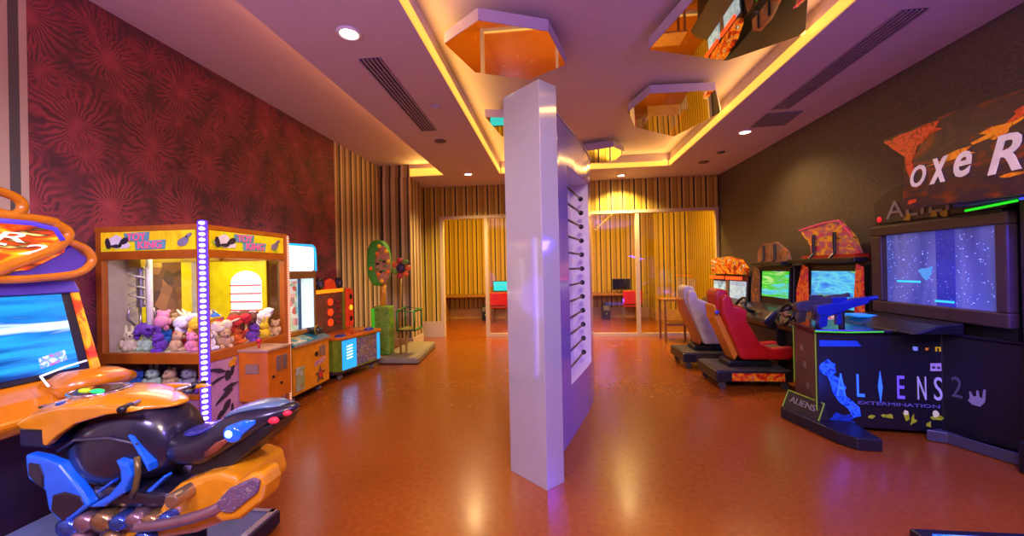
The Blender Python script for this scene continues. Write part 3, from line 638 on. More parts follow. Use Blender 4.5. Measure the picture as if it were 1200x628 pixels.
    # claw
    gt = obj('gantry', MB().box(x0+.08, x1-.08, 3.05, 3.09, 1.72, 1.76).box(-3.62, -3.50, 2.98, 3.16, 1.68, 1.78), mat('gantry_yellow', '#a88a10', .4), t)
    obj('cable', MB().tube([(-3.56+.06*math.cos(a*.9), 3.0+.05*math.sin(a*.9), 1.68-.0125*a) for a in range(0, 26)], .008, 8), mat('cable_grey', '#b8b8b8', .4), gt, smooth=True)
    cl = obj('claw_head', MB().cyl((-3.55, 3.02, 1.34), (-3.55, 3.02, 1.68), .03, 14), steel, t)
    for k in range(3):
        a = 2*PI*k/3+.4; dx, dy = math.cos(a), math.sin(a)
        obj('claw_prong', MB().tube([(-3.55+dx*.02, 3.02+dy*.02, 1.36), (-3.55+dx*.09, 3.02+dy*.09, 1.32), (-3.55+dx*.10, 3.02+dy*.10, 1.25), (-3.55+dx*.05, 3.02+dy*.05, 1.19)], .010, 8), steel, cl, smooth=True)
    # coin box
    cx = -2.475
    cb = obj('control_box', MB().box(x1-.006, cx, 3.14, 3.44, .49, .93), mat('control_box_orange', '#c0640c', .35, coat=.2), t, bevel=.01)
    obj('control_top', MB().box(x1-.004, cx+.01, 3.13, 3.45, .93, .945), mat('control_top_steel', '#c8a888', .3, .5), cb)
    obj('joystick', MB().cyl((-2.62, 3.22, .945), (-2.62, 3.22, 1.0), .008, 8).ball((-2.62, 3.22, 1.01), .022), mat('red_knob', '#b01828', .25), cb, smooth=True)
    for k in range(2): obj('coin_slot', MB().box(cx, cx+.012, 3.24+k*.08, 3.295+k*.08, .74, .87), mat('slot_steel', '#8a8078', .3, .7), cb, bevel=.004)
    obj('keypad', MB().box(-2.68, -2.56, 3.130, 3.139, .74, .82), mat('keypad_grey', '#8a6a50', .4), cb)
    obj('lock', MB().cyl((cx, 3.30, .62), (cx+.01, 3.30, .62), .012, 12).cyl((cx, 3.20, .70), (cx+.01, 3.20, .70), .012, 12), black, cb)
    obj('prize_chute', MB().box(x1-.006, x1+.012, 3.52, 3.70, .30, .62), mat('pale_pink_flap', '#c08a84', .4), t, bevel=.02)
    # marquee lettering: pink letters on a blue backing
    pk, bl = glow('pink_letters', '#d84a70', .75), mat('blue_letter_back', '#5a90a0', .4, emit=.15)
    for (o, r) in (((0, y0-.0, 0), (1, 0, 0)), ((x1+.0, 0, 0), YX)):
        side = r == (1, 0, 0)
        Pp = (lambda d, z: (x0+d, y0+.001, z)) if side else (lambda d, z: (x1-.001, y0+d, z))
        a = .40 if side else .43
        sh = -1 if side else 1
        B = lambda d0, d1, z0, z1: splash(t, Pp(0, 0), r, ZU, [[(d0, z0), (d1, z0+.006), (d1+.01, z1), (d0-.01, z1-.006)]], bl, 'lettering_backing')
        B(a-.115, a+.095, 1.885, 1.96); B(a-.02, a+.24, 1.815, 1.893)
        off = Vector(r).cross(Vector(ZU))*.008
        text('lettering', 'TOY', pk, t, tuple(Vector(Pp(a-.01, 1.922))+off), r, ZU, .17, .058)
        text('lettering', 'KING', pk, t, tuple(Vector(Pp(a+.11, 1.855))+off), r, ZU, .21, .058)
        splash(t, Pp(0, 0), r, ZU, [blob(.19, 1.885, .075, .05), blob(.27, 1.86, .05, .035)], spotw, 'print')
        splash(t, tuple(Vector(Pp(0, 0))+off*.5), r, ZU, [blob(.13, 1.87, .025, .045), blob(.20, 1.85, .05, .016), blob(.28, 1.89, .045, .022, rot=.4)], spot, 'print')
        splash(t, Pp(0, 0), r, ZU, [blob(.80, 1.87, .055, .04, rot=.5), blob(.85, 1.92, .03, .016, rot=.5)], spotg, 'print')
    # leaf-like stripes on the lower front
    f = lambda a, b: (a, b)
    splash(t, (x1-.007, y0, 0), YX, ZU, [blob(.19, .60, .10, .022, rot=.5), blob(.24, .66, .075, .018, rot=.2), blob(.20, .50, .085, .03, rot=.9), blob(.13, .44, .05, .018, rot=1.2), blob(.27, .80, .06, .022, rot=1.3), blob(.22, .76, .03, .05), blob(.12, .82, .09, .016, rot=-.3), blob(.11, .74, .08, .014, rot=.25), blob(.26, .44, .014, .07)], spot)
    splash(t, (x1-.006, y0, 0), YX, ZU, [blob(.265, .85, .035, .03), blob(.29, .88, .025, .02)], mat('print_amber', '#d09018', .4))
    splash(t, (x1-.007, y0, 0), YX, ZU, [blob(.30, .84, .014, .022), blob(.84, .30, .07, .20)], mat('print_red', '#c02030', .4))
    splash(t, (x0, y0+.009, 0), (1, 0, 0), ZU, [blob(.50, .42, .10, .03, rot=-.4), blob(.62, .36, .08, .022, rot=.3), blob(.70, .46, .03, .06), blob(.58, .50, .05, .014, rot=.2), blob(.80, .32, .05, .02, rot=.7)], spot)
    lamp('crane_inner_light', 'AREA', (-3.2, 3.3, 1.79), 9, '#fff4d0', (-3.2, 3.301, 0), .7)
    lamp('crane_led_light', 'POINT', (x1+.09, y0-.09, 1.2), 5, '#7a50ff', None, .3)
crane()

# plush toys in the crane
TC = [('tan', '#c8a878'), ('cream', '#e0d6b8'), ('blue', '#2868c8'), ('orange', '#d86a20'), ('yellow', '#e0c020'), ('grey', '#8a8c90'),
      ('pink', '#d888a8'), ('pale green', '#a8c8a8'), ('red', '#c02828'), ('brown', '#7a5038'), ('purple', '#6a3aa8'), ('white', '#e8e8e8')]
def plush(i):
    nm, c = TC[i]; m = mat('plush_'+nm.replace(' ', '_'), c, .9, var=.15, scale=40)
    kind = ('bear', 'rabbit', 'dog')[i % 3]; mb = MB()
    mb.ball((0, 0, .055), .055, .05, .055).ball((0, -.012, .135), .045, .042, .042)
    for s in (-1, 1):
        mb.ball((s*.05, -.02, .07), .018, .022, .034, 10, 7).ball((s*.032, -.045, .02), .022, .034, .02, 10, 7)
        if kind == 'bear': mb.ball((s*.033, 0, .172), .018, .01, .018, 10, 7)
        elif kind == 'rabbit': mb.ball((s*.02, 0, .198), .012, .009, .042, 10, 7)
        else: mb.ball((s*.045, 0, .132), .012, .018, .034, 10, 7)
    mb.ball((0, -.05, .125), .02, .018, .016, 10, 7)
    return mb, m, nm, kind
protos = []
for i in range(12):
    mb, m, nm, kind = plush(i); o = obj('plush_toy', mb, m, smooth=True)
    eye = obj('face', MB().ball((-.017, -.047, .148), .006, n=8, m=6).ball((.017, -.047, .148), .006, n=8, m=6).ball((0, -.068, .128), .007, n=8, m=6), spot, o)
    protos.append((o, eye, nm, kind))
used = set()
def place_toy(i, loc, rz, tilt, where, group, sc_=1.0):
    o, e, nm, kind = protos[i]
    if i not in used: used.add(i); c = o
    else:
        c = o.copy(); C.objects.link(c); e2 = e.copy(); C.objects.link(e2); e2.parent = c
    c.location = loc; c.rotation_euler = (tilt, 0, rz); c.scale = (sc_,)*3
    tag(c, '%s plush %s %s' % (nm, kind, where), 'plush toy', group)
rows = ['against the side window of the toy crane', 'in the second row behind the crane side window', 'in the third row of the toy heap inside the crane',
        'in the middle row of the toy heap inside the crane', 'near the far end of the toy heap inside the crane', 'at the yellow far wall inside the toy crane']
order = [list(range(12)) for _ in range(6)]
for r_ in range(6):
    random.Random(r_+3).shuffle(order[r_])
    for c_ in range(6):
        x = -3.57+c_*.148+random.uniform(-.006, .006); y = 2.945+r_*.150+random.uniform(-.006, .006)
        place_toy(order[r_][c_], (x, y, .976+.0), random.uniform(-2.2, 2.6), random.uniform(-.25, .25), rows[r_], 'plush toys heaped in the toy crane', random.uniform(.88, 1.0))
rows2 = ['atop the heap behind the crane side window', 'atop the second row of the crane heap', 'atop the middle of the crane heap', 'atop the heap by the yellow far crane wall']
for r_ in range(4):
    od = list(range(12)); random.Random(r_+40).shuffle(od)
    for c_ in range(5):
        place_toy(od[c_], (-3.50+c_*.150+random.uniform(-.02, .02), 3.00+r_*.19+random.uniform(-.02, .02), 1.135+random.uniform(-.01, .03)), random.uniform(-3, 3), random.uniform(.7, 1.5)*random.choice((-1, 1)), rows2[r_], 'plush toys heaped in the toy crane', random.uniform(.95, 1.15))
for k in range(5):
    place_toy((k*5+2) % 12, (-3.55+k*.165, 2.96, .636), random.uniform(-.3, .5), 0, 'behind the low storage window of the toy crane', 'plush toys in the storage window', 1.08)

# ------------------------------------------------------------------ yellow prize machine
def prize_machine():
    y0, y1 = 4.44, 5.20; yl = mat('prize_yellow', '#dc8c10', .35, coat=.2)
    t = thing('prize_machine', (-3.44, 4.82, 0), 'yellow prize game cabinet with star emblem and bright white display behind the toy crane', 'arcade machine')
    obj('cabinet', MB().box(-3.71, -3.17, y0, y1, .11, .70), yl, t, bevel=.008)
    obj('plinth', MB().box(-3.69, -3.22, y0+.03, y1-.03, .07, .11), black, t)
    for y in (y0+.1, y1-.1):
        for x in (-3.60, -3.28): obj('caster', MB().cyl((x, y-.02, .036), (x, y+.02, .036), .036, 16).box(x-.02, x+.02, y-.03, y+.03, .05, .08), mat('caster_grey', '#8a8478', .4), t)
    dk = obj('deck', MB().prism([(-3.40, .70), (-3.15, .70), (-3.15, .725), (-3.40, .80)], y0-.005, y1+.005, 'y'), mat('deck_teal', '#2a90a8', .3), t, bevel=.004)
    obj('deck_edge', MB().box(-3.16, -3.145, y0-.005, y1+.005, .695, .725), mat('deck_silver', '#b0a898', .3, .5), dk)
    obj('deck_art', MB().slab([(-3.18, y0+.05, .737), (-3.18, y0+.45, .737), (-3.36, y0+.45, .788), (-3.36, y0+.05, .788)], .004), art('deck_art', ['#1a60a8', '#38b0c0', '#e8c828', '#e8f0e8'], 10), dk)
    gh = obj('ball_gun', MB().loft([(-3.30, 5.02, .82, .05, .05, 2), (-3.22, 5.02, .83, .06, .055, 2), (-3.16, 5.02, .82, .045, .04, 2)], 16).cyl((-3.34, 5.02, .78), (-3.34, 5.02, .86), .03, 12), mat('gun_dark', '#3a3430', .35), t, smooth=True)
    obj('ball_gun_trim', MB().ring((-3.22, 5.02, .83), .058, .01, (1, 0, 0)), mat('gun_gold', '#b08818', .3, .6), gh, smooth=True)
    for k in range(2): obj('coin_slot', MB().box(-3.172, -3.16, 4.98+k*.075, 5.03+k*.075, .48, .62), mat('slot_grey', '#9a9088', .3, .6), t, bevel=.004)
    obj('button', MB().cyl((-3.172, 4.90, .53), (-3.155, 4.90, .53), .03, 16), black, t)
    st = [(4.98+(.12 if k % 2 == 0 else .05)*math.sin(PI*k/5), .24+(.12 if k % 2 == 0 else .05)*math.cos(PI*k/5)) for k in range(10)]
    em = obj('star_emblem', MB().prism(st, -3.169, -3.162, 'x'), mat('star_grey', '#5a4a40', .4), t)
    obj('star_heart', MB().cyl((-3.161, 4.98, .24), (-3.156, 4.98, .24), .045, 16), mat('star_red', '#c82c28', .3), em)
    obj('emblem_banner', MB().prism([(4.86, .37), (5.08, .40), (5.09, .46), (4.87, .43)], -3.169, -3.162, 'x'), art('banner_red', ['#b83058', '#d0a8b0', '#8a4858'], 22), t)
    obj('prize_door', MB().box(-3.172, -3.16, 4.48, 4.64, .15, .44), art('prize_door_print', ['#b8b8b0', '#a0a8a0', '#88a030', '#c04a50'], 9), t, bevel=.01)
    # head
    obj('head_shell', MB().box(-3.71, -3.66, y0, y1, .80, 2.0).box(-3.66, -3.345, y1-.035, y1, .80, 2.0).box(-3.66, -3.345, y0, y0+.035, .80, 2.0).box(-3.66, -3.345, y0+.035, y1-.035, 1.53, 1.63), mat('head_brown', '#8a6430', .4), t, bevel=.006)
    obj('marquee', MB().box(-3.66, -3.335, y0+.035, y1-.035, 1.63, 1.965), glow('white_marquee', '#f2f6fa', 1.1), t, bevel=.03)
    obj('marquee_rim', MB().tube([(-3.335, y0+.03, 1.97), (-3.335, y1-.08, 1.985), (-3.335, y1-.03, 1.95), (-3.335, y1-.015, 1.85), (-3.335, y1-.012, 1.63)], .014, 8), glow('cyan_rim', '#18b0e8', 1.0), t, smooth=True)
    obj('display_back', MB().box(-3.47, -3.46, y0+.035, y1-.035, .80, 1.53).box(-3.46, -3.36, y1-.045, y1-.036, .80, 1.53), glow('display_white', '#cfe8ee', .9), t)
    obj('display_poster', MB().box(-3.458, -3.45, y0+.06, y0+.50, .84, 1.5), art('toy_poster', ['#e8f0d8', '#a8d0a0', '#e8e8d0', '#60b0a0', '#d85848', '#f0f0e0'], 14, .6, kind='voronoi'), t)
    obj('display_divider', MB().box(-3.458, -3.42, y0+.52, y0+.54, .80, 1.53), mat('divider_blue', '#3070a0', .4), t)
    obj('display_sill', MB().box(-3.46, -3.345, y0+.035, y1-.035, .80, .845), mat('sill_orange', '#b87820', .4), t)
    obj('display_glass', MB().box(-3.355, -3.35, y0+.035, y1-.035, .845, 1.53), clear, t)
prize_machine()

# ------------------------------------------------------------------ hammer game with light panels
def hammer_game():
    t = thing('light_panel_game', (-3.4, 5.95, 0), 'green console game with glowing blue corner panel and red backboard lights', 'arcade machine')
    P = [(-3.70, 5.56), (-3.27, 5.46), (-3.15, 5.50), (-2.96, 6.34), (-3.03, 6.44), (-3.70, 6.60)]
    gr = art('green_console_print', ['#5a7a18', '#6e8a20', '#88982a'], 4)
    obj('console', MB().prism(P, .13, .60), gr, t, bevel=.01)
    obj('skirt', MB().prism([(x*1.0+(.03 if x > -3.5 else 0)*-1, y) for x, y in P], .09, .13), mat('skirt_maroon', '#3a1a20', .5), t)
    for x, y in ((-3.25, 5.60), (-3.08, 6.28), (-3.6, 5.68), (-3.6, 6.48)):
        obj('caster', MB().cyl((x, y-.02, .036), (x, y+.02, .036), .036, 14).cyl((x, y, .05), (x, y, .095), .012, 8), mat('caster_grey', '#8a8478', .4), t)
    obj('console_top', MB().prism([(-3.70, 5.54), (-3.27, 5.44), (-3.12, 5.48), (-2.93, 6.35), (-3.02, 6.47), (-3.70, 6.63)], .60, .64), mat('orange_top', '#c86a18', .3, coat=.3), t, bevel=.008)
    # front art between the light panels: direction along the front edge
    a, b = Vector((-3.15, 5.50)), Vector((-2.96, 6.34)); d = (b-a).normalized(); n = Vector((d.y, -d.x))
    def fp(s, z, o=.003): q = a+d*s+n*o; return (q.x, q.y, z)
    L_ = (b-a).length
    obj('front_art', MB().slab([fp(.31, .16), fp(L_-.09, .16), fp(L_-.09, .57), fp(.31, .57)], .002), art('front_art', ['#7a8a30', '#88607a', '#2a4890', '#a89a78', '#6a3a4a', '#8a8a40'], 9), t)
    lp = obj('light_panel', MB().slab([fp(.0, .15, .006), fp(.30, .15, .006), fp(.30, .585, .006), fp(.0, .585, .006)], .005), glow('azure_panel', '#1fa2f2', 1.0), t, label='glowing azure corner light panel')
    for k in range(5): obj('light_bar', MB().slab([fp(.09, .30+k*.045, .010), fp(.21, .31+k*.045, .010), fp(.21, .325+k*.045, .010), fp(.09, .315+k*.045, .010)], .003), glow('white_bar', '#e8f6ff', 2.0), lp)
    obj('light_panel', MB().slab([fp(L_-.07, .15, .006), fp(L_-.0, .15, .006), fp(L_-.0, .585, .006), fp(L_-.07, .585, .006)], .005), glow('azure_panel', '#1fa2f2', 1.0), t)
    obj('blue_pad', MB().loft([(.641, -3.12, 6.30, .07, .09, 2.2), (.665, -3.12, 6.30, .06, .08, 2.2)], 18, axis='z'), mat('blue_pad', '#2038a8', .3), t)
    obj('blue_pad', MB().loft([(.641, -3.24, 5.62, .07, .10, 2.2), (.66, -3.24, 5.62, .06, .09, 2.2)], 18, axis='z'), mat('blue_pad', '#2038a8', .3), t)
    obj('red_pad', MB().loft([(.641, -3.16, 5.95, .06, .12, 2.2), (.66, -3.16, 5.95, .05, .11, 2.2)], 18, axis='z'), mat('red_pad', '#c03018', .3), t)
    # backboard
    bb = obj('backboard', MB().box(-3.70, -3.62, 5.60, 6.40, .64, 1.30), art('brown_red_board', ['#5a3430', '#7a4440', '#8a5a40', '#4a2a28'], 9), t)
    obj('board_light_bar', MB().box(-3.64, -3.60, 5.60, 6.40, 1.28, 1.335), glow('amber_bar', '#ff8a10', 1.2), bb)
    obj('board_post', MB().box(-3.66, -3.59, 6.36, 6.40, .64, 1.34), mat('lime_post', '#98a020', .4), bb)
    rl = glow('red_lamp_round', '#ff3a10', 1.5)
    for k in range(3): obj('round_lamp', MB().cyl((-3.62, 5.98, .80+k*.165), (-3.595, 5.98, .80+k*.165), .055, 18), rl, bb)
    for k in range(5): obj('target_knob', MB().ball((-3.60, 6.20, .78+k*.085), .03, .045, .028, 12, 7), mat('knob_red', '#a82828', .3), bb, smooth=True)
    sp = obj('side_tower', MB().prism([(6.42, .66), (6.62, .66), (6.63, 1.26), (6.56, 1.33), (6.43, 1.33)], -3.68, -3.56, 'x'), mat('tower_red', '#c83014', .35, emit=.5), t, bevel=.015)
    for k in range(3): obj('speaker', MB().cyl((-3.565, 6.53, .80+k*.19), (-3.55, 6.53, .80+k*.19), .045, 16), (black, glow('amber_dot', '#ffb020', 1.5), black)[k], sp)
    tp = obj('crest', MB().prism([(5.84, 1.34), (6.16, 1.34), (6.12, 1.46), (6.0, 1.51), (5.88, 1.46)], -3.66, -3.60, 'x'), mat('tower_red', '#c83014', .35, emit=.5), t, bevel=.01)
    for y in (5.72, 6.26):
        g = obj('gear', MB().ring((-3.62, y, 1.43), .07, .03, (1, 0, 0), 20, 8), mat('gear_dark', '#2a2030', .4), t, smooth=True)
        obj('gear_hub', MB().cyl((-3.66, y, 1.43), (-3.60, y, 1.43), .04, 14), mat('gear_blue', '#5a5a88', .35), g)
hammer_game()

# ------------------------------------------------------------------ jungle kiddie ride
def jungle_ride():
    t = thing('jungle_ride', (-2.95, 7.25, 0), 'jungle kiddie ride: green tree, fruit wreath and wire chair on a grey platform', 'kiddie ride')
    obj('platform', MB().prism([(-3.10, 6.52), (-2.36, 6.52), (-2.36, 6.62), (-2.52, 8.05), (-3.10, 8.05)], .012, .10), mat('stone_platform', '#857a68', .5), t, bevel=.012)
    obj('platform_trim', MB().prism([(-3.08, 6.54), (-2.40, 6.54), (-2.545, 8.03), (-3.08, 8.03)], .10, .112), mat('platform_top', '#94886c', .5), t)
    gm = art('moss_green', ['#3a6a18', '#5a9a20', '#86a030', '#4a7a1c'], 12, 0, .6)
    lv = art('leaf_green', ['#2a8a1c', '#52b028', '#3a7a1c'], 18, 0, .55)
    ox, oy = -3.12, 6.82
    obj('tree_box', MB().box(ox-.13, ox+.17, oy-.12, oy+.14, .112, .98), gm, t, bevel=.03)
    obj('green_lamp', MB().box(ox-.15, ox-.09, oy-.14, oy-.10, .55, .95), mat('lime_bright', '#48c020', .3, emit=.35), t, bevel=.01)
    obj('tree_trunk', MB().tube([(ox+.02, oy, .98), (ox+.03, oy, 1.2), (ox+.02, oy, 1.45)], [.05, .04, .05], 12), mat('orange_trunk', '#dc9418', .45), t, smooth=True)
    obj('trunk_flower', MB().ball((ox+.01, oy-.06, .92), .05, .03, .05), mat('flower_orange', '#f06a18', .4, emit=.2), t, smooth=True)
    wr = obj('wreath', MB().loft([(oy-.16, ox-.02, 1.76, .14, .34, 2.4), (oy-.14, ox-.02, 1.76, .19, .41, 2.4), (oy+.06, ox-.02, 1.76, .19, .41, 2.4), (oy+.08, ox-.02, 1.76, .15, .36, 2.4)], 28, axis='y'), lv, t, bevel=.01)
    obj('wreath_face', MB().loft([(oy-.20, ox+.10, 1.72, .10, .28, 2), (oy-.16, ox+.10, 1.72, .15, .34, 2)], 22, axis='y'), art('salmon_brown', ['#a86a48', '#c88858', '#8a5040'], 10, 0, .6), wr, smooth=False)
    for k, (dx, z) in enumerate(((-.10, 1.66), (.06, 2.05), (.02, 1.92), (.19, 1.96), (.21, 1.60), (.10, 1.44), (.04, 1.56), (.22, 1.78))):
        obj('fruit', MB().ball((ox+dx, oy-.21, z), .035, .03, .035, 12, 8), (mat('fruit_orange', '#f07018', .35, emit=.15), mat('fruit_yellow', '#f0b018', .35, emit=.15))[k % 2], wr, smooth=True)
    for k in range(7):
        a = .9*k; obj('leaf', MB().ball((ox+.10+.08*math.cos(a), oy-.215, 1.70+.10*math.sin(a)), .04, .012, .022, 10, 6), (gm, mat('leaf_dark', '#20381c', .5))[k % 2], wr, smooth=True)
    # second stem with dark flower
    sx, sy = -2.73, 6.80
    obj('stem', MB().tube([(sx-.05, sy, .10), (sx-.04, sy, .9), (sx-.02, sy, 1.5)], .018, 10), mat('stem_tan', '#a07828', .5), t, smooth=True)
    fl_ = obj('flower', MB().ball((sx, sy-.03, 1.66), .09, .06, .09), mat('flower_plum', '#3a2440', .5), t, smooth=True)
    for k in range(7):
        a = 2*PI*k/7; obj('petal', MB().ball((sx+.13*math.cos(a), sy-.03, 1.66+.14*math.sin(a)), .06, .03, .05, 10, 7), (mat('petal_orange', '#e86a28', .4), gm, mat('petal_red', '#c03a30', .4))[k % 3], fl_, smooth=True)
    # green wire chair
    cm = mat('green_frame', '#2f7a30', .4)
    X0, X1, Y0, Y1 = -2.78, -2.47, 6.66, 7.05
    ch = obj('wire_chair', MB().tube([(X0, Y0, .56), (X1, Y0, .56), (X1, Y0, .90), (X0, Y0, .90)], .022, 8, True).tube([(X0, Y1, .56), (X1, Y1, .56), (X1, Y1, .90), (X0, Y1, .94)], .022, 8, True)
        .tube([(X0, Y0, .56), (X0, Y1, .56)], .022, 8).tube([(X1, Y0, .56), (X1, Y1, .56)], .022, 8).tube([(X0, Y0, .90), (X0, Y1, .94)], .022, 8).tube([(X1, Y0, .90), (X1, Y1, .90)], .022, 8), cm, t, smooth=True)
    obj('chair_post', MB().cyl((X0+.03, 7.0, .10), (X0+.03, 7.0, .57), .022, 12), mat('stem_tan', '#a07828', .5), ch)
    obj('chair_seat', MB().box(X0, X1, Y0, Y1, .55, .575), mat('seat_tan', '#8a7a30', .5), ch)
jungle_ride()

# ------------------------------------------------------------------ right-hand side: alien shooter
def alien_shooter():
    t = thing('alien_shooter_cabinet', (3.1, 4.1, 0), 'black shooting cabinet with large wall-side screen and spaced blue lettering on its flank', 'arcade machine')
    blk = mat('speckled_black', '#15131a', .32, var=.4, scale=60)
    B = [(2.60, 4.62), (2.48, 4.05), (3.44, 3.92), (3.53, 3.62), (3.58, 3.44), (3.68, 3.40), (3.68, 4.72), (2.75, 4.72)]
    obj('body', MB().prism(B, .05, .93), blk, t, bevel=.008)
    obj('deck', MB().prism([(2.57, 4.65), (2.45, 4.02), (3.43, 3.89), (3.51, 3.60), (3.56, 3.42), (3.68, 3.38), (3.68, 4.74), (2.73, 4.74)], .93, .965), black_gloss, t, bevel=.008)
    obj('deck_raise', MB().prism([(3.05, .965), (3.44, .965), (3.44, 1.06), (3.25, 1.04)], 3.72, 4.70, 'y'), blk, t, bevel=.01)
    obj('footrest', MB().prism([(2.30, 4.35), (2.44, 3.74), (2.52, 3.62), (2.70, 3.60), (2.74, 4.0), (2.56, 4.04), (2.60, 4.62)], .004, .11), mat('footrest_black', '#1a1820', .35), t, bevel=.01)
    obj('kick_plate', MB().prism([(3.25, 3.86), (3.36, 3.80), (3.54, 3.36), (3.66, 3.34), (3.66, 3.45), (3.50, 3.50), (3.38, 3.90)], .004, .10), mat('kick_grey', '#3a3842', .35), t, bevel=.008)
    # brown coin door on the player side, facing the room
    a, b = Vector((2.48, 4.05)), Vector((2.60, 4.62)); d = (b-a).normalized(); n = Vector((-d.y, d.x))
    P = lambda s, z, o=.004: ((a+d*s+n*o).x, (a+d*s+n*o).y, z)
    cd = obj('coin_door', MB().slab([P(.56, .12), P(.03, .12), P(.03, .90), P(.56, .90)], .003), mat('coin_door_brown', '#5a4038', .4), t)
    for s, z in ((.34, .72), (.26, .56), (.2, .36)): obj('lock', MB().slab([P(s+.05, z-.03, .012), P(s, z-.03, .012), P(s, z+.03, .012), P(s+.05, z+.03, .012)], .008), mat('lock_grey', '#a09890', .3, .7), cd)
    lime = glow('lime_edge', '#3ab81c', .7)
    obj('lime_trim', MB().tube([P(.01, .12, .008), P(.01, .94, .008)], .006, 6).tube([P(.58, .30, .008), P(.58, .92, .008)], .006, 6), mat('lime_trim', '#78982a', .4, emit=.15), cd)
    obj('lime_deck_edge', MB().tube([(2.44, 4.01, .95), (2.7, 3.975, .945), (2.98, 3.94, .955)], .007, 6), lime, t)
    # lettered flank: runs from (2.48,4.05) to (3.31,3.94)
    e, f = Vector((2.48, 4.05)), Vector((3.44, 3.92)); r = (f-e).normalized(); R3 = (r.x, r.y, 0); nn = Vector((r.y, -r.x))
    Q = lambda s, z, o=.003: (e.x+r.x*s+nn.x*o, e.y+r.y*s+nn.y*o, z)
    # soft blue plume print and lower printed growth
    splash(t, Q(0, 0, 0), R3, ZU, [blob(.085, .60, .065, .075, 12, jag=.2)], art('blue_plume_print', ['#0c1440', '#1440b0', '#2a6af0', '#102060'], 16, .4), 'plume_print')
    splash(t, Q(0, 0, .0005), R3, ZU, [[(.06, .56), (.12, .54), (.18, .50), (.23, .42), (.20, .36), (.27, .30), (.33, .24), (.34, .16), (.28, .14), (.24, .22), (.17, .28), (.12, .36), (.10, .46)]], art('blue_plume_print', [], 1), 'plume_print')
    splash(t, Q(0, 0, .001), R3, ZU, [blob(.18, .12, .13, .06, 14, jag=.5)], art('blue_low_print', ['#0a1038', '#1438a0', '#0c1648'], 20, .25), 'plume_print')
    splash(t, Q(0, 0, 0), R3, ZU, [[(.02, .80), (.36, .81), (.32, .86), (.02, .86)]], mat('blue_bar_print', '#123a9a', .4, emit=.25), 'bar_print')
    gp = art('lime_growth_print', ['#4a6a10', '#a0a020', '#5a8a18'], 25, .2)
    for q in (blob(.43, .165, .035, .018, 8, jag=.6), blob(.54, .175, .045, .022, 8, jag=.6), blob(.69, .185, .03, .035, 8, jag=.6), blob(.74, .15, .03, .04, 9, jag=.7), blob(.92, .185, .045, .03, 8, jag=.6), blob(.86, .12, .02, .03, 7, jag=.6)):
        splash(t, Q(0, 0, 0), R3, ZU, [q], gp, 'growth_print')
    for q in (blob(.69, .215, .02, .022), blob(.91, .215, .026, .032)): splash(t, Q(0, 0, .001), R3, ZU, [q], mat('pale_growth', '#c8c890', .4, emit=.2), 'growth_print')
    lb = glow('blue_letters', '#2f6cf0', .8); lv_ = glow('violet_letters', '#6a50c8', .55); lw = mat('pale_letters', '#9a94b0', .4, emit=.25)
    for ch, k, m_, w_ in (('A', .185, lb, .075), ('L', .342, lb, .06), ('E', .653, lv_, .055), ('N', .81, lw, .065), ('S', .93, lw, .06)):
        text('lettering', ch, m_, t, Q(k, .445, .008), R3, ZU, w_, .21)
    splash(t, Q(0, 0, .002), R3, ZU, [[(.478, .44), (.488, .36), (.496, .29), (.504, .36), (.514, .44), (.504, .52), (.496, .59), (.488, .52)]], lb, 'lettering')
    text('lettering', 'EXTERMINATION', mat('dim_letters', '#54508a', .4, emit=.2), t, Q(.63, .285, .006), R3, ZU, .62, .03)
    splash(t, Q(0, 0, 0), R3, ZU, [[(.88, .60), (.96, .605), (.96, .675), (.88, .67)]], mat('notice_sticker', '#a89aa8', .5), 'sticker')
    for a in (.902, .94): splash(t, Q(0, 0, .002), R3, ZU, [blob(a, .635, .011, .013)], spot, 'sticker')
    splash(t, Q(0, 0, 0), R3, ZU, [blob(.77, .80, .022, .02)], mat('pale_blue_icon', '#7a90d8', .4, emit=.2), 'icon')
    splash(t, Q(0, 0, 0), R3, ZU, [blob(.86, .80, .015, .014, 10, jag=.5)], mat('orange_icon', '#d08028', .4, emit=.2), 'icon')
    splash(t, Q(0, 0, 0), R3, ZU, [[(.92, .78), (.932, .78), (.932, .81), (.948, .81), (.948, .78), (.96, .78), (.96, .82), (.92, .82)]], mat('yellow_icon', '#c8a818', .4, emit=.2), 'icon')
    # rear flank beyond the corner: a numeral and a pale splash
    g1, g2 = Vector((3.44, 3.92)), Vector((3.53, 3.62)); r2 = (g2-g1).normalized(); R4 = (r2.x, r2.y, 0); n2 = Vector((r2.y, -r2.x))
    W = lambda s, z, o=.004: (g1.x+r2.x*s+n2.x*o, g1.y+r2.y*s+n2.y*o, z)
    text('lettering', '2', mat('dim_numeral', '#4a4656', .5), t, W(.10, .49), R4, ZU, .07, .18)
    splash(t, W(0, 0, 0), R4, ZU, [[(.17, .40), (.20, .37), (.25, .37), (.28, .42), (.285, .52), (.27, .52), (.262, .44), (.245, .45), (.24, .50), (.228, .50), (.226, .45), (.205, .44), (.19, .48), (.18, .47), (.185, .42)]], mat('pale_splash', '#7a7888', .5), 'splash_print')
    # slanted foot sign
    s0, s1 = (2.36, 4.42), (2.445, 4.0)
    sg = obj('foot_sign', MB().add([(s0[0], s0[1], .10), (s1[0], s1[1], .10), (s1[0]+.07, s1[1]+.02, .26), (s0[0]+.07, s0[1]+.02, .26), (s0[0]+.12, s0[1]+.03, .10), (s1[0]+.12, s1[1]+.03, .10)], [(0, 1, 2, 3), (4, 3, 2, 5), (0, 4, 5, 1), (0, 3, 4), (1, 5, 2)]), mat('sign_black', '#2a2622', .4), t)
    dd = Vector((s1[0]-s0[0], s1[1]-s0[1], 0)).normalized(); uu = Vector((.07, .02, .16)).normalized()
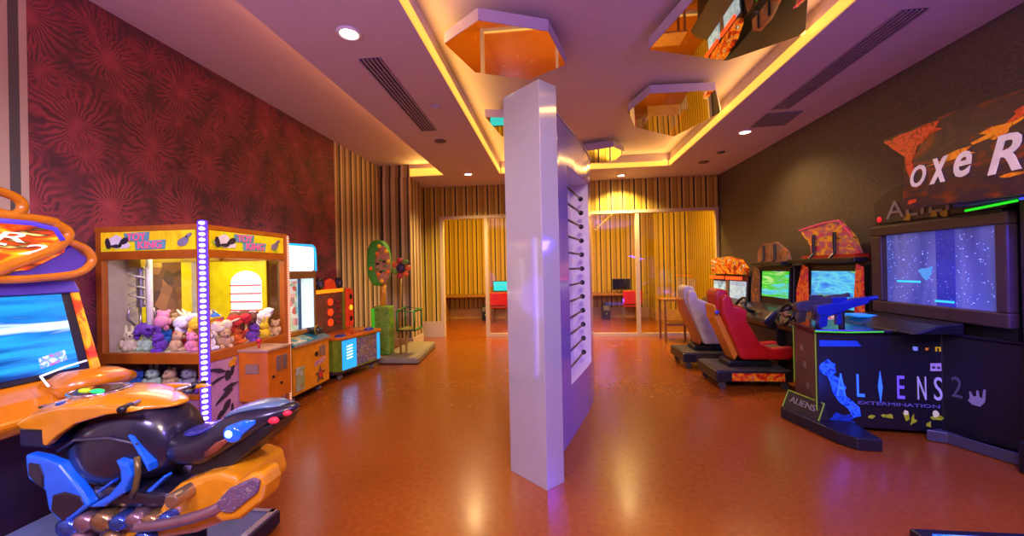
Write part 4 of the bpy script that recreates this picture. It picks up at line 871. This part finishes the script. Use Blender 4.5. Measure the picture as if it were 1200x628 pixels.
    ctr = Vector(((s0[0]+s1[0])/2+.034, (s0[1]+s1[1])/2+.008, .195))
    text('lettering', 'ALIENS', mat('sign_letters', '#8a8078', .4), sg, tuple(ctr), tuple(dd), tuple(uu), .30, .06)
    obj('sign_edge', MB().tube([(s1[0]-.002, s1[1]-.004, .10), (s1[0]+.068, s1[1]+.016, .262), (s0[0]+.068, s0[1]+.016, .262), (s0[0]-.002, s0[1], .10)], .007, 6), mat('lime_trim', '#78982a', .4, emit=.15), sg)
    # screen cabinet
    y0, y1, z0, z1 = 3.39, 4.69, 1.06, 1.97
    bz = mat('brown_bezel', '#38292a', .4)
    obj('screen_box', MB().box(3.52, 3.68, y0+.02, y1-.02, .966, 1.96), blk, t)
    obj('bezel', MB().box(3.44, 3.52, y0, y1, z1-.10, z1).box(3.44, 3.52, y0, y1, z0, z0+.12).box(3.44, 3.52, y0, y0+.09, z0+.12, z1-.10).box(3.44, 3.52, y1-.13, y1, z0+.12, z1-.10), bz, t, bevel=.012)
    scr = obj('screen', MB().box(3.50, 3.515, y0+.08, y1-.12, z0+.11, z1-.09), art('starfield_screen', ['#343e90', '#4450a4', '#525cb0', '#6068b4', '#3a4494'], 2.2, .5, .12, .3, stretch=(1, 2, .4)), t)
    rr = random.Random(5); mb = MB()
    for k in range(220):
        y = rr.uniform(y0+.10, y1-.14); z = rr.uniform(z0+.15, z1-.14); s = rr.uniform(.0015, .0042)
        mb.box(3.497, 3.4995, y-s, y+s, z-s, z+s)
    dots = obj('screen_stars', mb, glow('screen_star', '#8fb0ff', .9), scr); dots['kind'] = 'stuff'
    obj('screen_band', MB().box(3.497, 3.4995, 3.85, 4.02, z0+.12, z1-.10), mat('screen_band', '#2834a0', .2, emit=.55), scr)
    obj('screen_caption', MB().box(3.496, 3.4985, 4.18, 4.44, 1.385, 1.405).box(3.496, 3.4985, 3.86, 4.04, 1.215, 1.235), glow('cyan_caption', '#30c0e8', 1.0), scr)
    obj('screen_figure', MB().prism(blob(4.12, 1.47, .09, .06, 12, jag=.6), 3.496, 3.4985, 'x'), mat('screen_cyan', '#4a9ad8', .2, emit=.6), scr)
    obj('blue_readout', MB().box(3.10, 3.30, 4.42, 4.64, 1.03, 1.045), glow('blue_readout', '#1a80f0', .9), t)
    # marquee on top of the screen
    mqp = [(4.72, 2.0), (4.72, 2.24), (4.46, 2.38), (3.45, 2.38), (3.45, 2.0)]
    mk = obj('marquee', MB().prism(mqp, 3.50, 3.68, 'x').box(3.52, 3.66, 3.5, 4.6, 1.96, 2.0), mat('marquee_slate', '#3a322e', .45), t, bevel=.008)
    text('lettering', 'ALIENS', mat('marquee_letters', '#8a8488', .4), mk, (3.495, 4.05, 2.13), (0, -1, 0), ZU, 1.0, .18)
    obj('marquee_lamp', MB().ball((3.495, 4.64, 2.05), .01, .03, .03), glow('red_dot', '#d01828', .9), mk, smooth=True)
    for k, y in enumerate((4.30, 4.02, 3.92)): obj('marquee_figure', MB().prism(blob(y, 2.03, .035, .03, 9, jag=.6), 3.490, 3.4995, 'x'), mat('yellow_figures', '#a88a28', .5), mk)
    lamp('blue_cabinet_light', 'SPOT', (2.55, 3.5, .35), 6, '#1f4cff', (2.62, 4.05, .55), .05, spot=1.5)
alien_shooter()
def gun(name, o, k, m, lb, rz=0):
    t = thing(name, (o[0], o[1], .965), lb, 'game gun')
    mb = MB(); mb.T = Matrix.Translation((o[0], o[1], .965)) @ Matrix.Rotation(rz, 4, 'Z') @ Matrix.Scale(k, 4)
    body = [(-.22, .17), (-.20, .13), (-.10, .12), (.0, .15), (.10, .19), (.26, .235), (.27, .30), (.12, .28), (.0, .245), (-.10, .235), (-.21, .22)]
    mb.prism(body, -.035, .035, 'y'); obj('gun_body', mb, m, t, bevel=.008)
    def part(nm, f, mm=m):
        q = MB(); q.T = mb.T; f(q); return obj(nm, q, mm, t, bevel=.004)
    part('barrel', lambda q: q.cyl((.25, 0, .27), (.36, 0, .292), .022, 12))
    part('grip', lambda q: q.prism([(-.17, .15), (-.10, .14), (-.12, .02), (-.18, .0), (-.20, .05)], -.022, .022, 'y'))
    part('magazine', lambda q: q.prism([(-.02, .16), (.05, .18), (.04, .04), (-.03, .03)], -.02, .02, 'y'))
    part('mount', lambda q: q.cyl((.03, 0, .0), (.03, 0, .20), .025, 12), black)
    part('sight', lambda q: q.box(-.06, .08, -.012, .012, .24, .295))
gun('blue_gun', (2.72, 4.12), 1.0, mat('blue_gun_plastic', '#12247c', .3, coat=.3), 'dark blue toy machine gun mounted on the near end of the alien shooter deck', .05)
gun('grey_gun', (2.72, 4.46), 1.0, mat('grey_gun_plastic', '#3a3642', .35, coat=.3), 'dark grey toy machine gun on the shooter deck behind the blue gun', .12)

# ------------------------------------------------------------------ boxing machine
def boxer():
    t = thing('boxing_machine', (3.5, 2.9, 0), 'boxing machine at right edge with a large fiery marquee board lettered OXER', 'arcade machine')
    obj('column', MB().box(3.46, 3.68, 2.30, 3.33, .05, 2.62), mat('boxer_navy', '#12121e', .35, var=.3), t, bevel=.015)
    obj('base', MB().box(3.40, 3.68, 2.28, 3.32, .01, .25), black, t, bevel=.02)
    bp = [(4.27, 2.80), (4.02, 2.57), (4.05, 2.08), (2.35, 2.02), (2.35, 2.62), (3.0, 2.77), (3.6, 2.81)]
    bd = obj('marquee_board', MB().prism(bp, 3.25, 3.31, 'x'), art('fire_night_print', ['#2a1a2c', '#2c1826', '#40202a', '#2a1a30', '#4a241e', '#7a3020', '#301a34'], 2.6, .15, .3, 1.2, stretch=(1, 1, 1.8)), t, bevel=.004)
    fa, fb = art('red_flame', ['#4a1416', '#a82c1c', '#c84428', '#6a1a18'], 14, .3), art('amber_flame', ['#8a3a10', '#d8881c', '#c85a18'], 12, .3)
    for q, m_ in (([(.03, 2.775), (.12, 2.765), (.22, 2.785), (.34, 2.775), (.46, 2.79), (.60, 2.775), (.56, 2.73), (.62, 2.70), (.50, 2.69), (.45, 2.64), (.39, 2.63), (.37, 2.56), (.33, 2.50), (.36, 2.43), (.31, 2.36), (.275, 2.44), (.27, 2.56), (.20, 2.62), (.14, 2.67)], fa), (blob(.70, 2.44, .20, .03, 14, jag=.6, rot=.1), fb),
                  (blob(1.05, 2.54, .16, .035, 14, jag=.6, rot=.15), fb), (blob(1.2, 2.62, .10, .03, 12, jag=.6, rot=.2), fa), (blob(.32, 2.14, .05, .02, 10, jag=.5), fa), (blob(1.12, 2.20, .08, .02, 10, jag=.5), fb)):
        splash(bd, (3.249, 4.27, 0), (0, -1, 0), ZU, [q], m_, 'flame_print')
    lw = mat('boxer_letters', '#cbbcc4', .35, emit=.3)
    for ch, y, z, w_, h_, in (('O', 3.875, 2.355, .15, .19), ('x', 3.685, 2.36, .165, .21), ('e', 3.49, 2.36, .14, .20), ('R', 3.20, 2.36, .22, .27)):
        text('lettering', ch, lw, bd, (3.242, y, z), (0, -1, 0), ZU, w_, h_, shear=.3, bold=.018)
    obj('marquee_box', MB().box(3.31, 3.67, 2.36, 3.98, 2.10, 2.45), mat('boxer_box', '#1c1620', .4), t, bevel=.01)
    obj('led_bar', MB().tube([(3.36, 3.60, 2.0), (3.34, 3.22, 2.02)], .010, 8), glow('green_led', '#18c818', 1.3), t)
    obj('led_bar', MB().tube([(3.34, 3.20, 2.03), (3.34, 2.6, 2.03)], .010, 8), glow('blue_led', '#3a50ff', 1.3), t)
    obj('led_bracket', MB().box(3.32, 3.66, 2.5, 3.66, 2.035, 2.10), mat('blue_bracket', '#2a3a78', .35), t, bevel=.01)
    lamp('blue_led_light', 'AREA', (3.2, 2.7, 1.95), 75, '#3c30ff', (2.7, 2.75, 0), .5)
boxer()
def dance_pad():
    t = thing('dance_pad', (2.7, 1.75, 0), 'low black dance platform with glowing blue tiles at the bottom right corner', 'dance platform')
    obj('frame', MB().prism([(2.0, 2.50), (3.35, 2.50), (3.35, 1.2), (2.0, 1.2)], .006, .06), black, t, bevel=.01)
    gl = art('blue_tile_glow', ['#1a58e8', '#3a86ff', '#8ab8ff'], 12, .8)
    for i in range(4):
        for j in range(4):
            x = 2.07+i*.315; y = 2.44-j*.305
            obj('light_tile', MB().box(x, x+.29, y-.28, y, .06, .068), gl, t)
dance_pad()

# ------------------------------------------------------------------ driving cabinets
seat_black = mat('seat_base_black', '#17151a', .4)
def racer_seat(nm, x, y, fab, shell, lb, decal):
    t = thing(nm, (x+.3, y, 0), lb, 'racing seat')
    b = obj('base', MB().box(x-.07, x+.85, y-.34, y+.34, .10, .24), seat_black, t, bevel=.015)
    obj('base_decal', MB().box(x+.12, x+.75, y-.346, y-.342, .115, .215), decal, b)
    obj('base_top', MB().box(x-.05, x+.83, y-.32, y+.32, .24, .25), mat('tread_grey', '#4a4440', .5), b)
    for dx, dy in ((.02, -.28), (.78, -.28), (.02, .28), (.78, .28)):
        obj('caster', MB().cyl((x+dx, y+dy-.02, .045), (x+dx, y+dy+.02, .045), .045, 16).box(x+dx-.03, x+dx+.03, y+dy-.03, y+dy+.03, .07, .105), mat('caster_dark', '#3a3634', .4), t)
    obj('slide', MB().box(x+.15, x+.70, y-.16, y+.16, .25, .33), black, t, bevel=.02)
    prof = [(x+.33, .36), (x+.26, .42), (x+.03, 1.0), (x+.0, 1.22), (x+.05, 1.29), (x+.17, 1.26), (x+.21, 1.10), (x+.28, .95), (x+.47, .52), (x+.62, .47), (x+.93, .52), (x+.94, .40), (x+.85, .36)]
    obj('backrest', MB().prism([p for p in prof if p[0] < x+.5]+[(x+.45, .40)], y-.16, y+.16, 'y'), fab, t, bevel=.035, seg=3)
    obj('seat_cushion', MB().prism([(x+.33, .34), (x+.42, .46), (x+.62, .47), (x+.90, .50), (x+.92, .40), (x+.86, .34)], y-.15, y+.15, 'y'), mat('cushion_olive', '#5a4a30', .7) if 'red' in lb else fab, t, bevel=.03, seg=3)
    for s in (-1, 1):
        c = y+s*.19
        obj('bolster', MB().prism([(x+.29, .36), (x+.055, .98), (x+.05, 1.16), (x+.10, 1.22), (x+.18, 1.18), (x+.20, 1.08), (x+.28, 1.05), (x+.38, 1.0), (x+.36, .88), (x+.52, .58), (x+.66, .51), (x+.93, .53), (x+.95, .44), (x+.88, .36)], c-.06, c+.06, 'y'), fab, t, bevel=.035, seg=3)
    obj('shell', MB().prism([(x+.24, .33), (x+.005, .88), (x-.015, 1.05), (x+.01, 1.08), (x+.05, .98), (x+.29, .42)], y-.15, y+.15, 'y'), shell, t, bevel=.015)
    return t
red_fab = mat('red_vinyl_seat', '#b01418', .38, coat=.2); white_fab = mat('pale_grey_vinyl', '#b4aab0', .45)
sred = racer_seat('racing_seat', 2.10, 5.62, red_fab, mat('orange_shell', '#c8781a', .35), 'red bucket racing seat with orange shell on a black base with casters', art('red_gold_decal', ['#6a1410', '#a81c14', '#c83a18', '#d88a18', '#a81c14', '#d8c8b8'], 7, .1))
swh = racer_seat('racing_seat', 2.02, 6.66, white_fab, mat('brown_orange_shell', '#a85a20', .4), 'pale grey bucket racing seat on a black base, farther from the viewer', art('dark_decal', ['#2a2420', '#3a2e28', '#6a5038'], 8))
obj('shell_badge', MB().ball((2.10, 5.395, .98), .03, .012, .03), mat('blue_badge', '#3a4a90', .3), sred, smooth=True)

def wheel(parent, x, y, z):
    w_ = obj('steering_wheel', MB().ring((x, y, z), .15, .020, (-.9, 0, .42), 28, 10), black_gloss, parent, smooth=True)
    u = Vector((.42, 0, .9)).normalized(); h = Vector((0, 1, 0)); c = Vector((x, y, z)); m_ = MB()
    for d in (h, -h, -u): m_.tube([tuple(c), tuple(c+d*.14)], .014, 8)
    m_.ball((x, y, z), .045); obj('spokes', m_, mat('wheel_bronze', '#7a5a3a', .35, .4), w_, smooth=True)
    obj('steering_column', MB().cyl((x, y, z), (x+.22, y, z-.10), .03, 12), black, w_, smooth=True)
def driver_cab(lb, x, y0, y1, zt, sy0, sy1, sz0, sz1, scr, panel, mqf, dash):
    t = thing('driving_cabinet', ((x+3.68)/2, (y0+y1)/2, 0), lb, 'arcade machine')
    obj('body', MB().prism([(3.68, .05), (x-.18, .05), (x-.20, .62), (x+.03, .86), (x+.06, zt), (3.68, zt)], y0, y1, 'y'), mat('cab_black', '#1a1618', .4, var=.3), t, bevel=.012)
    obj('bezel', MB().prism([(x+.015, .90), (x-.01, .92), (x+.02, zt-.04), (x+.055, zt-.03)], y0+.02, y1-.02, 'y'), black, t)
    obj('screen', MB().add([(x-.014, sy0, sz0), (x-.014, sy1, sz0), (x+.004, sy1, sz1), (x+.004, sy0, sz1), (x+.012, sy0, sz0), (x+.012, sy1, sz0), (x+.03, sy1, sz1), (x+.03, sy0, sz1)], [(0, 1, 2, 3), (7, 6, 5, 4), (0, 4, 5, 1), (1, 5, 6, 2), (2, 6, 7, 3), (3, 7, 4, 0)]), scr, t, label='lit racing game screen')
    for k, (a, b) in enumerate(panel[1]):
        obj('side_art', MB().prism([(a, .80), (b, .88), (b+.0, 1.2), ((a+b)/2+.03*(1-2*k), zt-.02), (a, zt-.06)], x-.03, x-.012, 'x'), panel[0], t, bevel=.004)
    obj('dashboard', MB().prism([(x+.03, .60), (x-.30, .66), (x-.36, .76), (x-.22, .90), (x+.02, .98)], y0+.02, y1-.02, 'y'), dash, t, bevel=.025, seg=3)
    mqf(t)
    return t
blue_scr = art('blue_race_screen', ['#1a50c0', '#2a90e0', '#50c8e0', '#2a78d0', '#58b048', '#a8e0e8'], 2.4, .85, .12, .3, stretch=(1, .8, 3))
green_scr = art('green_race_screen', ['#1a90c0', '#40c8e0', '#48b860', '#1ec028', '#a8d890', '#30a0a0'], 2.6, .85, .12, .3, stretch=(1, .6, 4))
pale_scr = art('pale_demo_screen', ['#5a88a8', '#88b0c8', '#a8c8d8', '#7aa0c0'], 5, .7, .12)
flame_art = art('red_flame_panel', ['#8a1810', '#c8301c', '#d86a20', '#a01430', '#c02040'], 6, .25)
brown_art = art('brown_photo_panel', ['#3a2824', '#5a3c34', '#6a4a3c', '#b06a28'], 10, .05)
dash_m = mat('dash_charcoal', '#26222a', .32, var=.3, coat=.2)
def mq_c(t):
    bar = obj('marquee_bar', MB().box(3.36, 3.52, 4.82, 6.12, 1.60, 1.655), black, t, bevel=.01)
    obj('marquee_base', MB().box(3.50, 3.66, 5.0, 6.0, 1.60, 1.70), mat('marquee_red_base', '#a02818', .4), t)
    mk = obj('marquee', MB().prism([(6.08, 2.07), (5.55, 2.12), (5.28, 2.12), (5.05, 1.90), (4.96, 1.70), (5.82, 1.68), (5.85, 1.85)], 3.52, 3.56, 'x'), art('sunset_marquee', ['#c83838', '#b02a60', '#8a5a78', '#c8703a', '#d8a828', '#6a4a4a'], 5, .08, stretch=(1, 1, 1.6)), t)
    for y in (5.34, 5.74): obj('marquee_strut', MB().tube([(3.42, y, 1.63), (3.50, y, 1.72), (3.50, y, 1.98)], .018, 8), black, mk)
    obj('pink_edge', MB().tube([(3.515, 6.08, 2.07), (3.515, 5.55, 2.12), (3.515, 5.28, 2.12), (3.515, 5.05, 1.90)], .010, 6), mat('pink_edge', '#c8406a', .4, emit=.3), mk)
c1 = driver_cab('driving cabinet with red flame sides, blue screen and sunset marquee beside the alien shooter', 3.49, 4.84, 6.08, 1.60, 5.0, 5.78, 1.03, 1.49, blue_scr, (flame_art, ((4.84, 4.98), (5.82, 6.08))), mq_c, dash_m)
wheel(c1, 3.0, 5.5, .93)
obj('shifter', MB().cyl((3.16, 5.0, .80), (3.12, 5.0, 1.0), .012, 8).ball((3.12, 5.0, 1.02), .03), black_gloss, c1, smooth=True)
obj('dash_card', MB().slab([(3.16, 5.02, .93), (3.16, 4.86, .93), (3.30, 4.86, .99), (3.30, 5.02, .99)], .006), art('card_red_white', ['#c01830', '#e8d8d8', '#c01830', '#2858c0'], 9, .3), c1)
def mq_b(t):
    obj('marquee_bar', MB().box(3.28, 3.44, 6.12, 7.0, 1.57, 1.63), black, t, bevel=.01)
    mk = obj('marquee', MB().prism([(7.06, 1.62), (7.05, 1.82), (6.85, 1.93), (6.5, 1.94), (6.22, 1.78), (6.14, 1.62)], 3.42, 3.46, 'x'), art('dusky_marquee', ['#4a3a34', '#7a3a2a', '#6a5a50', '#a8501c', '#5a4640'], 5, .12), t)
    for y in (6.5, 6.82): obj('marquee_strut', MB().tube([(3.34, y, 1.6), (3.40, y, 1.66), (3.40, y, 1.90)], .018, 8), black, mk)
c2 = driver_cab('driving cabinet with green racing screen and dusky round-topped marquee', 3.40, 6.12, 7.20, 1.57, 6.16, 6.88, 1.08, 1.48, green_scr, (brown_art, ((6.92, 7.20),)), mq_b, dash_m)
wheel(c2, 2.92, 6.6, .93)
def mq_a(t):
    mk = obj('marquee', MB().prism([(8.70, 1.46), (8.72, 1.72), (8.0, 1.76), (7.5, 1.70), (7.25, 1.52), (7.3, 1.42), (8.4, 1.42)], 3.30, 3.38, 'x'), art('fire_marquee', ['#3a1410', '#8a2010', '#c84410', '#e8a020', '#5a1a10', '#d8d0c0'], 4.5, .4, stretch=(1, 1, 1.5)), t)
    lr = glow('orange_red_led', '#ff4a18', 1.3)
    for a, b in ((7.36, 7.94), (8.10, 8.70)): obj('led_strip', MB().box(3.26, 3.30, a, b, 1.32, 1.375), lr, t)
def twin():
    t = driver_cab('far twin arcade cabinet with fiery marquee and two pale screens under orange light strips', 3.35, 7.26, 8.80, 1.42, 8.10, 8.74, .94, 1.27, pale_scr, (brown_art, ()), mq_a, mat('dash_brown', '#3a2a20', .4))
    x = 3.35
    obj('screen', MB().add([(x-.014, 7.34, .95), (x-.014, 7.97, .95), (x+.004, 7.97, 1.29), (x+.004, 7.34, 1.29), (x+.012, 7.34, .95), (x+.012, 7.97, .95), (x+.03, 7.97, 1.29), (x+.03, 7.34, 1.29)], [(0, 1, 2, 3), (7, 6, 5, 4), (0, 4, 5, 1), (1, 5, 6, 2), (2, 6, 7, 3), (3, 7, 4, 0)]), pale_scr, t, label='lit pale screen')
    obj('screen_surround', MB().box(x-.03, x-.0, 7.98, 8.08, .90, 1.32), mat('surround_tan', '#7a5a34', .4), t)
twin()
# small wooden table between the seats and the glass
def side_table():
    t = thing('side_table', (2.55, 8.75, 0), 'small brown wooden table standing in front of the glass behind the pale seat', 'table')
    wd = art('brown_wood', ['#7a4a1c', '#8f5a26', '#6a3e16'], 5, 0, .45, 2, stretch=(1, 1, 6))
    obj('tabletop', MB().box(2.25, 2.85, 8.5, 9.0, .86, .90), wd, t, bevel=.006)
    for x in (2.29, 2.81):
        for y in (8.54, 8.96): obj('leg', MB().box(x-.02, x+.02, y-.02, y+.02, .0, .86), wd, t)
    obj('stretcher', MB().box(2.31, 2.79, 8.53, 8.55, .34, .38).box(2.31, 2.79, 8.95, 8.97, .34, .38), wd, t)
    obj('shelf', MB().box(2.31, 2.79, 8.56, 8.94, .36, .38), wd, t)
side_table()

# ------------------------------------------------------------------ computer desks behind the glass
def far_room():
    wd = art('desk_wood', ['#8a5620', '#9c6428', '#7a4a1a'], 4, 0, .45, 2, stretch=(6, 1, 1))
    t = thing('computer_counter', (-.4, 12.4, 0), 'long brown wooden computer counter along the far wall behind the glass', 'counter')
    obj('worktop', MB().box(-3.6, 2.6, 12.1, 12.75, .74, .80), wd, t, bevel=.006)
    for x in (-3.5, -2.0, -.6, .9, 2.5): obj('support', MB().box(x-.03, x+.03, 12.15, 12.7, 0, .74), wd, t)
    for x, on, lb in ((-1.68, True, 'flat monitor with a bright cyan picture on the counter seen through the doorway side'), (2.02, False, 'dark flat monitor on the far counter seen through the right-hand glass')):
        m = thing('computer_monitor', (x, 12.3, .80), lb, 'monitor', 'monitors on the far counter')
        obj('stand', MB().cyl((x, 12.33, .81), (x, 12.33, .95), .02, 10).cyl((x, 12.33, .80), (x, 12.33, .815), .11, 20), black, m)
        obj('housing', MB().box(x-.27, x+.27, 12.28, 12.32, .90, 1.24), black, m, bevel=.008)
        obj('display', MB().box(x-.245, x+.245, 12.273, 12.28, .925, 1.215), glow('cyan_display', '#18b4d8', 1.0) if on else black_gloss, m)
    for x, lb in ((-1.68, 'red-backed office chair at the counter by the doorway'), (2.2, 'red-backed office chair at the counter behind the right-hand glass')):
        c = thing('office_chair', (x, 11.75, 0), lb, 'chair', 'red chairs at the far counter')
        rd = mat('red_chair_vinyl', '#b0121c', .4)
        obj('backrest', MB().box(x-.27, x+.27, 11.52, 11.58, .52, .92), rd, c, bevel=.03)
        obj('seat', MB().box(x-.24, x+.24, 11.56, 12.0, .44, .50), rd, c, bevel=.02)
        for dx in (-.22, .22):
            for y in (11.6, 11.96): obj('leg', MB().cyl((x+dx, y, 0), (x+dx, y, .45), .014, 8), steel, c)
    for x, lb in ((-2.2, 'black computer tower standing on the floor under the counter beside the door post'), (1.55, 'black computer tower on the floor under the counter behind the right-hand glass')):
        p = thing('computer_tower', (x, 12.45, 0), lb, 'computer', 'computer towers under the counter')
        obj('case', MB().box(x-.11, x+.11, 12.2, 12.65, .0, .46), black, p, bevel=.008)
        obj('drive_front', MB().box(x-.09, x+.09, 12.192, 12.2, .28, .42), mat('drive_grey', '#6a6460', .4), p)
        obj('power_lamp', MB().ball((x, 12.19, .18), .015), glow('green_amber_lamp', '#b8b030', .8), p)
far_room()
